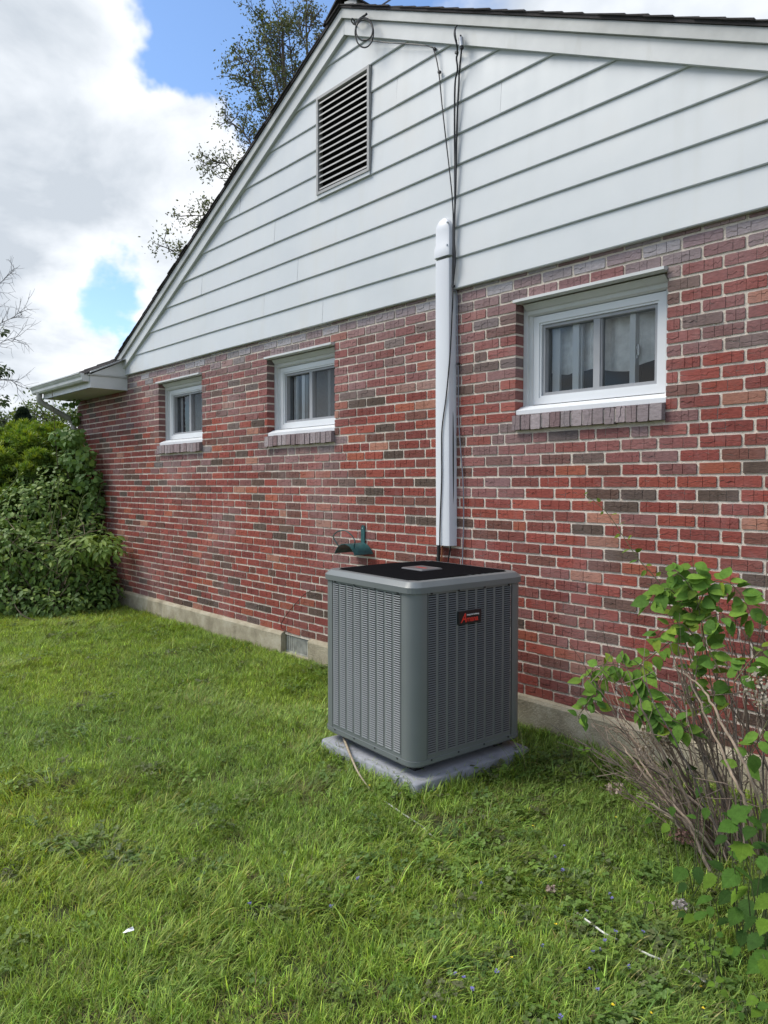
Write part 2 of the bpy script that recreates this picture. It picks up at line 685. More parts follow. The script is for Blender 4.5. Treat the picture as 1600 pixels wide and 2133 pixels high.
M_LEAF = leaf_mat('leaf')
M_LEAFV = leaf_mat('veined_leaf', spec=0.08, rough=0.65)
_t = M_LEAFV.node_tree


def _nn(t, **k):
    n = _t.nodes.new(t)
    for a_, b_ in k.items():
        setattr(n, a_, b_)
    return n


def _mm(op, a, b=0.0):
    n = _nn('ShaderNodeMath', operation=op)
    for i_, s_ in enumerate((a, b)):
        if isinstance(s_, (int, float)):
            n.inputs[i_].default_value = s_
        else:
            _t.links.new(s_, n.inputs[i_])
    return n.outputs[0]


_sx = _nn('ShaderNodeSeparateXYZ')
_t.links.new(_nn('ShaderNodeTexCoord').outputs['Object'], _sx.inputs[0])
_ax = _mm('ABSOLUTE', _sx.outputs[0])
_vein = _mm('PINGPONG', _mm('SUBTRACT', _mm('MULTIPLY', _sx.outputs[1], 7.0), _mm('MULTIPLY', _ax, 6.5)), 0.5)
_ht = _mm('MINIMUM', _mm('MULTIPLY', _vein, 4.0), _mm('MULTIPLY', _ax, 18.0))
_bp = _nn('ShaderNodeBump')
_bp.inputs['Strength'].default_value = 0.22
_bp.inputs['Distance'].default_value = 0.004
_t.links.new(_mm('MINIMUM', _ht, 1.0), _bp.inputs['Height'])
_t.links.new(_bp.outputs[0], _t.nodes['Principled BSDF'].inputs['Normal'])
M_GRASS = leaf_mat('grass_blade', True, 0.30, 0.5, 0.3)
M_PETAL = leaf_mat('dried_petal', False, 0.2, 0.9, 0.1)
mbk = Mat('dead_stem')
p = mbk.pos()
t = mbk.tint()
mbk.base(mbk.mix(1.0, t, mbk.ramp(mbk.noise(mbk.pos((60, 60, 14)), 1.0, 5.0, 0.7), [(0.3, 0.55), (0.7, 1.35)]), 'MULTIPLY')).rough(0.85)
M_STEM = mbk.m
mtk = Mat('bark')
p = mtk.pos()
mtk.base(mtk.ramp(mtk.noise(mtk.pos((12, 12, 3)), 1.0, 5.0, 0.7), [(0.3, (0.045, 0.035, 0.028)), (0.7, (0.14, 0.115, 0.095))])).rough(0.95)
mtk.bump(mtk.noise(mtk.pos((20, 20, 5)), 1.0, 4.0), 0.8, 0.03)
M_BARK = mtk.m

# ------------------------------------------------------------------ ground
mgd = Mat('soil_and_turf')
p = mgd.pos()
a = mgd.noise(p, 2.2, 8.0, 0.6)
b = mgd.noise(p, 40.0, 5.0, 0.7)
c = mgd.ramp(b, [(0.3, (0.020, 0.026, 0.008)), (0.7, (0.058, 0.075, 0.020))])
c = mgd.mix(mgd.ramp(a, [(0.45, 0.0), (0.7, 0.6)]), c, (0.065, 0.050, 0.026))
mgd.base(c).rough(1.0)
mgd.bump(b, 0.9, 0.03)
M_GROUND = mgd.m


def ground_z(x, y):
    x = np.asarray(x, float)
    y = np.asarray(y, float)
    w = np.clip((-y - 0.35) / 1.2, 0, 1)
    return 0.045 * (vnoise(x * 0.55 + 3, y * 0.55 + 7, 3) - 0.5) * w + 0.02 * (vnoise(x * 2.1, y * 2.1, 5) - 0.5) * np.clip((-y - 0.1) / 0.6, 0, 1)


gx = np.concatenate([[-400, -120, -50, -25], np.arange(-14, 3.01, 0.16), [6, 12, 30, 100, 400]])
gy = np.concatenate([[-400, -100, -30, -12], np.arange(-6, 0.41, 0.16), [1.5, 4, 10, 25, 60, 150, 400]])
GX, GY = np.meshgrid(gx, gy, indexing='ij')
near = (np.abs(GX + 5.5) < 9) & (GY > -6.2) & (GY < 0.5)
GZ = np.where(near, ground_z(GX, GY), 0.0)
nv = len(gy)
V = np.stack([GX, GY, GZ], -1).reshape(-1, 3)
Fq = []
for i in range(len(gx) - 1):
    for j in range(nv - 1):
        Fq.append((i * nv + j, (i + 1) * nv + j, (i + 1) * nv + j + 1, i * nv + j + 1))
me = bpy.data.meshes.new('ground')
me.from_pydata([tuple(q) for q in V], [], Fq)
me.materials.append(M_GROUND)
shade_smooth(me, 180)
tag(link('ground', me), kind='structure')

# ------------------------------------------------------------------ house
house = empty('brick_house', (-5.0, 0.0, 0.0))
tag(house, 'one storey red brick house end with white gable siding and three windows', 'house')
house_inv = Matrix.Translation((5.0, 0, 0))


def to_house(o):
    o.parent = house
    o.matrix_parent_inverse = house_inv
    return o


def hb(mb, name, mat, parent=None, **kw):      # part of the house, built in world coordinates
    o = mb.build(name, mat, **kw)
    to_house(o) if parent is None else setattr(o, 'parent', parent)
    return o


# course grid: joints k at z = Z0 - CH*k
Z0, CH = 2.667, 0.0668
MODX, X_OFF = 0.2127, -1.504
XL, XR = -10.22, -0.28
Z_FOUND = Z0 - CH * 37 + 0.004                # top of the concrete
WIN = [(-7.774, -6.795), (-5.614, -4.649), (-2.865, -1.894)]
WZ0, WZ1 = 1.905, 2.580
VENT_X = (-5.359, -4.967)

wall = MB()
MY = 0.0045                                    # mortar face
xs = [XL] + [q for w in WIN for q in (w[0] - 0.004, w[1] + 0.004)] + [XR]
zs = [Z_FOUND - 0.02, WZ0 - 0.004, WZ1 + 0.004, 2.83]
for i in range(len(xs) - 1):
    for j in range(3):
        if i % 2 == 1 and j == 1:
            continue
        wall.quad((xs[i], MY, zs[j]), (xs[i + 1], MY, zs[j]), (xs[i + 1], MY, zs[j + 1]), (xs[i], MY, zs[j + 1]))
for x0, x1 in WIN:
    x0 -= 0.004
    x1 += 0.004
    a, b = WZ0 - 0.004, WZ1 + 0.004
    wall.quad((x0, MY, a), (x0, MY, b), (x0, 0.22, b), (x0, 0.22, a))
    wall.quad((x1, MY, b), (x1, MY, a), (x1, 0.22, a), (x1, 0.22, b))
    wall.quad((x0, MY, b), (x1, MY, b), (x1, 0.22, b), (x0, 0.22, b))
    wall.quad((x1, MY, a), (x0, MY, a), (x0, 0.22, a), (x1, 0.22, a))
# the returns of the outer wall and the back
wall.quad((XL, 9.0, 0.0), (XL, MY, 0.0), (XL, MY, 2.83), (XL, 9.0, 2.83))
wall.quad((XR, MY, 0.0), (XR, 9.0, 0.0), (XR, 9.0, 2.83), (XR, MY, 2.83))
wall.quad((XR, 9.0, 0.0), (XL, 9.0, 0.0), (XL, 9.0, 2.83), (XR, 9.0, 2.83))
brick_wall = hb(wall, 'brick_wall', M_MORTAR)

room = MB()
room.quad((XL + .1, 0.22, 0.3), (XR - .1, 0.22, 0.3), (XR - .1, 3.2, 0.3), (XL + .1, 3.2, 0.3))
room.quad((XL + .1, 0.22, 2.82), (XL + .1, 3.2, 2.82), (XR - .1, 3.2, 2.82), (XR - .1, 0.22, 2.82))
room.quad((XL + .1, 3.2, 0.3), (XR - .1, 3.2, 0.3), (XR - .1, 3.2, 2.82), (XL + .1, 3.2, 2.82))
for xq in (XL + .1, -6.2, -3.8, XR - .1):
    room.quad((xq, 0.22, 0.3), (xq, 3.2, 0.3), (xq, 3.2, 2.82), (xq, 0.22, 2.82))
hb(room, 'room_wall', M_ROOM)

# ---- bricks


def brick_shape(L, H, seed, depth=0.095, ncol=None):
    """a wire-cut brick: the face is torn into a few raised plates with fissures between them"""
    r = random.Random(seed)
    v, f = [], []

    def add(vs, fs):
        b = len(v)
        v.extend(vs)
        f.extend([tuple(i + b for i in q) for q in fs])
    yb = 0.0075
    e = 0.0012
    add([(e, yb, e), (L - e, yb, e), (L - e, yb, H - e), (e, yb, H - e), (e, depth, e), (L - e, depth, e), (L - e, depth, H - e), (e, depth, H - e)],
        [(0, 1, 2, 3), (0, 4, 5, 1), (1, 5, 6, 2), (2, 6, 7, 3), (3, 7, 4, 0)])
    n = ncol or (r.choice([2, 3, 3, 4]) if L > 0.13 else r.choice([1, 2]))
    cuts = [0.0] + sorted(min(0.92, max(0.08, (i + r.uniform(-0.3, 0.3)) / n)) for i in range(1, n)) + [1.0]
    hts = [r.uniform(0.32, 0.70) for _ in range(n + 1)]
    g = 0.0017
    for i in range(n):
        x0, x1 = cuts[i] * L, cuts[i + 1] * L
        ga, gb = (0 if i == 0 else g * r.uniform(0.2, 1.2)), (0 if i == n - 1 else g * r.uniform(0.2, 1.2))
        split = r.random() < 0.78
        ha, hb_ = hts[i] * H, (hts[i + 1] if r.random() < 0.6 else r.uniform(0.3, 0.7)) * H
        hm = (ha + hb_) / 2 + r.uniform(-0.10, 0.10) * H
        xm = x0 + (x1 - x0) * r.uniform(0.35, 0.65)
        j = lambda s=0.0016: r.uniform(0, s)
        cl = 0.006 * r.uniform(0.3, 1.0) if i == 0 else 0.0
        cr = 0.006 * r.uniform(0.3, 1.0) if i == n - 1 else 0.0
        pieces = []
        if split:
            wav = [(x0 + (x1 - x0) * q, (ha + (hb_ - ha) * q) + r.uniform(-0.16, 0.16) * H) for q in (r.uniform(0.18, 0.36), r.uniform(0.42, 0.6), r.uniform(0.68, 0.84))]
            gw_ = [g * r.uniform(0.15, 1.3) for _ in range(5)]
            low = [(x0 + ga, ha - gw_[0]), (x0 + ga, cl + j()), (x0 + ga + cl, j()), (xm, j(0.0026)), (x1 - gb - cr, j()), (x1 - gb, cr + j()), (x1 - gb, hb_ - gw_[4])] + [(wav[q][0], wav[q][1] - gw_[q + 1]) for q in (2, 1, 0)]
            top = [(x0 + ga, ha + gw_[0] * 0.4)] + [(wav[q][0], wav[q][1] + gw_[q + 1] * 0.4) for q in (0, 1, 2)] + [(x1 - gb, hb_ + gw_[4] * 0.4), (x1 - gb, H - cr - j()), (x1 - gb - cr, H - j()), (xm, H - j(0.0028)), (x0 + ga + cl, H - j()), (x0 + ga, H - cl - j())]
            pieces = [(low, -1), (top, 1)]
        else:
            pieces = [([(x0 + ga, H - cl - j()), (x0 + ga, cl + j()), (x0 + ga + cl, j()), (x1 - gb - cr, j()), (x1 - gb, cr + j()), (x1 - gb, H - cr - j()), (x1 - gb - cr, H - j()), (x0 + ga + cl, H - j())], 0)]
        for poly, side in pieces:
            q = []
            for pt in poly:
                if not q or abs(pt[0] - q[-1][0]) + abs(pt[1] - q[-1][1]) > 1e-5:
                    q.append(pt)
            base = r.uniform(-0.0010, 0.0012)
            tilt = r.uniform(0.0, 0.06) * (1 if side >= 0 else r.choice([1, -0.3]))
            tx = r.uniform(-0.012, 0.012)
            zc_, xc_ = sum(z for _, z in q) / len(q), sum(x for x, _ in q) / len(q)
            m = len(q)
            front = [(x, base + tilt * (z - zc_) + tx * (x - xc_), z) for x, z in q]
            back = [(x, yb + 0.0005, z) for x, z in q]
            fs = [tuple(range(m))] + [(k, k + m, (k + 1) % m + m, (k + 1) % m) for k in range(m)]
            add(front + back, fs)
    return v, f


BL, BH, JH = 0.1985, 0.0550, 0.0142
HL = 0.0920
STRETCH = [brick_shape(BL, BH, 100 + i) for i in range(16)]
HEADER = [brick_shape(HL, BH, 300 + i) for i in range(8)]

PAL = np.array([(0.195, 0.040, 0.032), (0.165, 0.038, 0.034), (0.225, 0.048, 0.034), (0.150, 0.042, 0.036), (0.120, 0.048, 0.040),
                (0.095, 0.055, 0.046), (0.072, 0.050, 0.043), (0.255, 0.068, 0.040), (0.165, 0.065, 0.066), (0.26, 0.115, 0.085), (0.085, 0.062, 0.058)])
PAL = PAL * np.array([[1.17, 1.13, 1.00]]) + PAL.mean(axis=1, keepdims=True) * np.array([[0.20, 0.16, 0.15]])
PW_ = np.array([0.25, 0.19, 0.16, 0.14, 0.09, 0.055, 0.035, 0.045, 0.06, 0.016, 0.02])
PW_ = PW_ / PW_.sum()
LILAC = np.array([(0.36, 0.33, 0.345), (0.31, 0.26, 0.275), (0.40, 0.38, 0.395), (0.28, 0.20, 0.21), (0.29, 0.255, 0.265)])


def brick_colour(k, x, z):
    c = PAL[NR.choice(len(PAL), p=PW_)] * NR.uniform(0.86, 1.16)
    pl = 0.0
    if k <= -1:
        pl = 1.0
    elif k == 0:
        pl = 0.62
    elif k == 1:
        pl = 0.38
    elif k <= 7:
        pl = 0.26
    for w0, w1 in WIN:
        if w0 - 0.15 < x < w1 + 0.1:
            if 12 <= k <= 15:
                pl = max(pl, 0.55 - 0.12 * (k - 12))
            if k in (0, 1):
                pl = max(pl, 0.5)
        if w0 - 0.3 < x < w0 and 0 < k < 3:
            pl = max(pl, 0.45)
    if 12 <= k <= 18 and -3.35 < x < -2.7:
        pl = max(pl, 0.45 * NR.rand())
    pl = min(1.0, pl * NR.uniform(0.55, 1.35))
    c = c * (1 - pl) + LILAC[NR.choice(len(LILAC))] * pl * (0.95 if k <= -1 else 0.72)
    if k > 26:
        c = c * np.array([0.90, 0.86, 0.86])
    return c


rows = []            # (x0, length, course)
for k in range(-2, 37):
    hdr = (k - 13) % 8 == 0
    xcur = X_OFF + MODX * 5 - (0 if k % 2 == 0 else MODX / 2)
    if hdr:
        xcur = X_OFF + MODX * 5 - (0.05 if (k // 8) % 2 else 0.21)
    n = 0
    while xcur > XL + 0.02:
        ln = (HL if (hdr and n % 2) else BL)
        jj = JH + NR.uniform(-0.0025, 0.003)
        x1 = xcur - jj / 2
        x0 = x1 - ln + NR.uniform(-0.002, 0.002)
        rows.append((max(x0, XL), x1, k))
        xcur = x0 - jj / 2
        n += 1

pieces = []
SILL_X = [(w0 - 0.005, w1 + 0.005) for w0, w1 in WIN]
for x0, x1, k in rows:
    zt = Z0 - CH * k - 0.006 + NR.uniform(-0.0012, 0.0012)
    zb = zt - BH
    segs = [(x0, x1)]
    for w0, w1 in WIN:
        zmid = (zt + zb) / 2
        if WZ0 - 0.095 < zmid < WZ1 - 0.005:
            new = []
            for a, b in segs:
                if b <= w0 or a >= w1:
                    new.append((a, b))
                else:
                    if a < w0 - 0.03:
                        new.append((a, w0))
                    if b > w1 + 0.03:
                        new.append((w1, b))
            segs = new
        for w0, w1 in WIN:
            if WZ0 - 0.095 < zmid < WZ1 - 0.005:
                segs = [(w1 if w1 < a < w1 + 0.052 else a, w0 if w0 - 0.052 < b < w0 else b) for a, b in segs]
    for a, b in segs:
        if b - a > 0.02:
            pieces.append((a, b, zb, k))

items = []
for a, b, zb, k in pieces:
    ln = b - a
    arr = STRETCH if ln > 0.13 else HEADER
    ref = BL if ln > 0.13 else HL
    vi = NR.randint(len(arr))
    items.append(dict(a=a, b=b, zb=zb, k=k, hdr=ln <= 0.13, vi=vi, sx=ln / ref, y=NR.uniform(-0.0025, 0.0015), ry=NR.uniform(-0.006, 0.006),
                      c=brick_colour(k, (a + b) / 2, zb)))


def hidden_px(u, v):
    if 680 < u < 1085 and 1185 < v < 1615:
        return True
    if u > 1225 and v > 1165:
        return True
    if 898 < u < 945 and v < 1140:
        return True
    if u < 250 and v > 850:
        return True
    return not (5 < u < 1595 and 5 < v < 2128)


for it in items:
    u, v, d = proj(((it['a'] + it['b']) / 2, 0, it['zb'] + 0.027))
    it['size'] = 0 if hidden_px(u, v) else (it['b'] - it['a']) / (d * d) * 1000 + 0.001
items.sort(key=lambda q: -q['size'])
meshes_s, meshes_h = [], []
for arr, out, nm in ((STRETCH, meshes_s, 'brick'), (HEADER, meshes_h, 'brick')):
    for v, f in arr:
        me = bpy.data.meshes.new(nm)
        me.from_pydata(v, [], f)
        me.materials.append(M_BRICK)
        out.append(me)
for it in items[:296]:
    me = (meshes_h if it['hdr'] else meshes_s)[it['vi']]
    o = link('brick', me, brick_wall)
    o.location = (it['a'], it['y'], it['zb'])
    o.rotation_euler = (0, it['ry'], 0)
    o.scale = (it['sx'], 1, 1)
    o.color = (*it['c'], 1)
rest = items[296:]
bases = [triangulate(v, f) for v, f in STRETCH] + [triangulate(v, f) for v, f in HEADER]
which = np.array([it['vi'] + (len(STRETCH) if it['hdr'] else 0) for it in rest])
Mx = np.zeros((len(rest), 3, 3))
for i, it in enumerate(rest):
    c_, s_ = math.cos(it['ry']), math.sin(it['ry'])
    Mx[i] = np.array([[c_ * it['sx'], 0, s_], [0, 1, 0], [-s_ * it['sx'], 0, c_]])
off = np.array([(it['a'], it['y'], it['zb']) for it in rest])
V, T, C_ = join_copies(bases, which, Mx, off, np.array([it['c'] for it in rest]))
me = tri_mesh('brick_courses', V, T, C_)
me.materials.append(M_BRICK)
o = link('brick_courses', me, brick_wall)
o.color = (0, 0, 0, 1)
o['kind'] = 'stuff'

# ---- concrete foundation, stepping past the little vent
fo = MB()
for xa, xb in ((XL - 0.03, VENT_X[0]), (VENT_X[1], XR + 0.03)):
    n = max(2, int((xb - xa) / 0.12))
    for i in range(n):
        q0, q1 = xa + (xb - xa) * i / n, xa + (xb - xa) * (i + 1) / n

        def prof(x):
            t = Z_FOUND - 0.002 + 0.012 * (vnoise(np.array(x * 3.0), np.array(1.5), 8) - 0.5)
            return [(-0.042, -0.15), (-0.040, float(t) - 0.024), (-0.028, float(t) - 0.004), (0.012, float(t) + 0.004)]
        A0, A1 = prof(q0), prof(q1)
        for j in range(3):
            fo.quad((q0, *A0[j]), (q1, *A1[j]), (q1, *A1[j + 1]), (q0, *A0[j + 1]))
for xq, sgn in ((VENT_X[0], 1), (VENT_X[1], -1)):
    pr = [(-0.042, -0.15), (-0.040, Z_FOUND - 0.026), (-0.028, Z_FOUND - 0.006), (0.06, Z_FOUND), (0.06, -0.15)]
    fo.add([(xq, y, z) for y, z in pr], [(0, 1, 2, 3, 4)])
fo.box(VENT_X[0], VENT_X[1], -0.035, 0.06, -0.15, 0.030)
foundation = hb(fo, 'foundation', M_CONC)
fv = MB()
fv.box(VENT_X[0] + 0.004, VENT_X[1] - 0.004, 0.045, 0.05, 0.03, Z_FOUND + 0.01)
vent_low = hb(fv, 'foundation_vent', M_BLACKIN)
M_VENTMETAL = simple('old_vent_metal', (0.30, 0.30, 0.27), 0.6, 0.3, 18.0)
for i in range(13):
    s_ = MB()
    x = VENT_X[0] + 0.022 + i * (VENT_X[1] - VENT_X[0] - 0.044) / 12
    s_.box(x - 0.0085, x + 0.0085, 0.012, 0.030, 0.034, Z_FOUND + 0.004)
    s_.build('slat', M_VENTMETAL, None).parent = vent_low
bar = MB()
bar.box(VENT_X[0] + 0.004, VENT_X[1] - 0.004, 0.006, 0.034, 0.030, 0.042)
bar.build('rail', M_VENTMETAL, vent_low)

# ---- windows
for wi, (x0, x1) in enumerate(WIN):
    cas = MB()
    cas.box(x0, x0 + 0.030, 0.078, 0.20, 1.925, 2.575)
    cas.box(x0 + 0.030, x0 + 0.057, 0.098, 0.20, 1.950, 2.515)
    cas.box(x1 - 0.030, x1, 0.078, 0.20, 1.925, 2.575)
    cas.box(x1 - 0.057, x1 - 0.030, 0.098, 0.20, 1.950, 2.515)
    # head casing: sloped cove under the drip cap
    cas.prism_x([(0.030, 2.572), (0.060, 2.545), (0.076, 2.540), (0.080, 2.520), (0.098, 2.510), (0.2, 2.510), (0.2, 2.575), (0.03, 2.575)], x0 + 0.030, x1 - 0.030)
    win = hb(cas, 'window', M_TRIM)
    cap = MB()
    cap.prism_x([(-0.036, 2.582), (-0.036, 2.598), (0.0, 2.604), (0.012, 2.604), (0.012, 2.578)], x0 + 0.002, x1 - 0.002)
    cap.build('drip_cap', M_TRIM, win)
    sl = MB()
    sl.prism_x([(0.006, 1.908), (0.004, 1.935), (0.06, 1.962), (0.2, 1.968), (0.2, 1.906)], x0 + 0.001, x1 - 0.001)
    sl.build('sill', M_VINYL, win, bevel=0.002)
    # vinyl frame: mitred ring of four bars with a step
    vx0, vx1, vz0, vz1 = x0 + 0.058, x1 - 0.058, 1.972, 2.506
    fr_ = MB()

    def ring(mb, a0, a1, b0, b1, w, y0, y1):
        mb.prism_y([(a0, b0), (a0 + w, b0 + w), (a0 + w, b1 - w), (a0, b1)], y0, y1)
        mb.prism_y([(a1, b0), (a1, b1), (a1 - w, b1 - w), (a1 - w, b0 + w)], y0, y1)
        mb.prism_y([(a0, b0), (a1, b0), (a1 - w, b0 + w), (a0 + w, b0 + w)], y0, y1)
        mb.prism_y([(a0, b1), (a0 + w, b1 - w), (a1 - w, b1 - w), (a1, b1)], y0, y1)
    ring(fr_, vx0, vx1, vz0, vz1, 0.040, 0.102, 0.19)
    ring(fr_, vx0 + 0.0402, vx1 - 0.0402, vz0 + 0.0402, vz1 - 0.0402, 0.012, 0.110, 0.19)
    fr_.build('frame', M_VINYL, win)
    gx0, gx1, gz0, gz1 = vx0 + 0.0535, vx1 - 0.0535, vz0 + 0.0535, vz1 - 0.0535
    sa = MB()
    ring(sa, gx0, gx1, gz0, gz1, 0.018, 0.122, 0.19)
    sa.build('sash', M_SASH, win)
    xm = (gx0 + gx1) / 2
    mu = MB()
    mu.box(xm - 0.024, xm + 0.018, 0.126, 0.168, gz0 + 0.018, gz1 - 0.018)
    mu.box(xm + 0.0182, xm + 0.026, 0.134, 0.168, gz0 + 0.018, gz1 - 0.018)
    mu.build('meeting_stile', M_SASH, win)
    il = MB()
    il.box(gx0 + 0.02, gx0 + 0.072, 0.196, 0.215, gz0, gz1)
    if wi > 0:
        il.box(gx0 + 0.185, gx0 + 0.228, 0.164, 0.20, gz0, gz1)
        il.box(gx0 + 0.229, gx0 + 0.238, 0.184, 0.20, gz0, gz1)
    il.box(gx0 + 0.56, gx0 + 0.594, 0.160, 0.204, gz0, gz1)
    il.build('inner_stile', M_VINYL, win)
    gl_ = MB()
    gl_.quad((gx0 + 0.018, 0.158, gz0 + 0.018), (xm - 0.024, 0.158, gz0 + 0.018), (xm - 0.024, 0.158, gz1 - 0.018), (gx0 + 0.018, 0.158, gz1 - 0.018))
    gl_.build('pane', M_GLASS, win)
    gl_ = MB()
    gl_.quad((xm + 0.026, 0.150, gz0 + 0.018), (gx1 - 0.018, 0.150, gz0 + 0.018), (gx1 - 0.018, 0.150, gz1 - 0.018), (xm + 0.026, 0.150, gz1 - 0.018))
    gl_.build('pane', M_GLASS, win)
    sc_ = MB()
    sc_.quad((xm + 0.018, 0.130, gz0 + 0.018), (gx1 - 0.018, 0.130, gz0 + 0.018), (gx1 - 0.018, 0.130, gz1 - 0.018), (xm + 0.018, 0.130, gz1 - 0.018))
    if wi < 2:
        sc_.build('insect_screen', M_SCREEN, win)
    cu = MB()
    if wi == 2:
        # white valance with a wavy hem
        nseg = 60
        ytop = 0.232
        pts_t, pts_m, pts_b = [], [], []
        for i in range(nseg + 1):
            t = i / nseg
            x = gx0 - 0.25 + (gx1 - gx0 + 0.35) * t
            y = ytop + 0.018 * math.sin(t * 47) + 0.012 * math.sin(t * 21 + 1)
            hem = 2.155 + 0.016 * math.sin(t * 15 + 0.5) + 0.03 * math.sin(t * 6.0 + 1.0) + 0.03 * t
            pts_t.append((x, y, 2.56))
            pts_m.append((x, y - 0.004, hem + 0.035))
            pts_b.append((x, y + 0.002, hem))
        for i in range(nseg):
            cu.quad(pts_m[i], pts_m[i + 1], pts_t[i + 1], pts_t[i])
            cu.quad(pts_b[i], pts_b[i + 1], pts_m[i + 1], pts_m[i])
        cu.build('curtain', M_CURTAIN, win, smooth=60)
        la = MB()
        la.box(gx0 + 0.598, gx0 + 0.610, 0.172, 0.182, 2.20, 2.262)
        la.box(gx0 + 0.588, gx0 + 0.602, 0.168, 0.178, 2.185, 2.20)
        la.box(gx0 + 0.588, gx0 + 0.600, 0.168, 0.178, 2.235, 2.25)
        la.build('latch', M_VINYL, win)
    elif wi == 1:
        nseg = 30
        for i in range(nseg):
            za, zb_ = 1.99 + 0.5 * i / nseg, 1.99 + 0.5 * (i + 1) / nseg
            cu.quad((gx0 + 0.215, 0.235, za), (gx1 + 0.05, 0.235, za), (gx1 + 0.05, 0.222, zb_), (gx0 + 0.215, 0.222, zb_))
        cu.build('blind', M_BLIND, win)
    else:
        for s_i in range(3):
            xa = gx0 + 0.47 + s_i * 0.045
            cu.quad((xa, 0.26 + 0.01 * s_i, 1.99), (xa + 0.035, 0.27, 1.99), (xa + 0.025, 0.275, 2.42), (xa + 0.006, 0.26, 2.42))
        cu.build('curtain', simple('sheer_cloth', (0.16, 0.17, 0.17), 0.9, 0.3, 10.0), win)

# ---- rowlock brick sills under the windows
for x0, x1 in WIN:
    bed = MB()
    bed.prism_x([(-0.026, 1.822), (-0.026, 1.893), (0.07, 1.904), (0.07, 1.818)], x0 + 0.003, x1 - 0.003)
    sill = hb(bed, 'brick_sill', M_MORTAR)
    n = 14
    wds = [NR.uniform(0.88, 1.12) for _ in range(n)]
    tot = sum(wds)
    xa = x0 - 0.002
    for i in range(n):
        w_ = wds[i] / tot * (x1 - x0 + 0.004)
        v, f = brick_shape(0.088, w_ - 0.007, 700 + i + int(abs(x0) * 10), depth=0.10, ncol=1)
        # stand it on edge: local x -> height, local z -> along the wall
        bm = MB()
        zt = 1.816 + NR.uniform(-0.004, 0.003)
        yo = -0.034 + NR.uniform(-0.004, 0.004)
        bm.add([(xa + w_ - 0.0035 - q[2], yo + q[1] + 0.10 * (q[0] - 0.08) * 0.2, zt + q[0]) for q in v], [tuple(reversed(ff)) for ff in f])
        c = LILAC[NR.choice(len(LILAC))] * 0.60 + np.array((0.22, 0.13, 0.125)) * 0.45
        ob = bm.build('brick', M_BRICK, sill)
        ob.color = (*(c * NR.uniform(0.72, 1.02)), 1)
        xa += w_

# ---- gable siding
AX, AZ, SL = -4.45, 4.855, 0.490            # rake line: bottom edge of the fascia


def rake_z(x):
    return AZ - SL * abs(x - AX)


SIDE_X0, SIDE_X1 = -8.66, -0.28
S_Z0, S_H = 2.758, 0.197
LV = (-4.812, -4.174, 3.772, 4.527)          # gable vent opening
gw = MB()
gw.prism_y([(-8.74, 2.80), (-0.16, 2.80), (AX, AZ + 0.10)], 0.005, 0.02)  # unseen dark sheet added behind the boards to close light leaks
hb(gw, 'gable_backing', M_BLACKIN)


def clip_row(za, zb, x_lo, x_hi):
    """trapezoid of a board under the rake lines between x_lo and x_hi (top edge zb)"""
    def xs_at(z):
        d = max(0.0, (AZ + 0.03 - z) / SL)
        return AX - d, AX + d
    l0, r0 = xs_at(za)
    l1, r1 = xs_at(zb)
    pts = []
    lo = [max(l0, x_lo), max(l1, x_lo)]
    hi = [min(r0, x_hi), min(r1, x_hi)]
    if hi[0] - lo[0] < 0.01:
        return None
    if hi[1] < lo[1]:
        m = (lo[1] + hi[1]) / 2
        lo[1] = hi[1] = m
    return lo[0], hi[0], lo[1], hi[1]


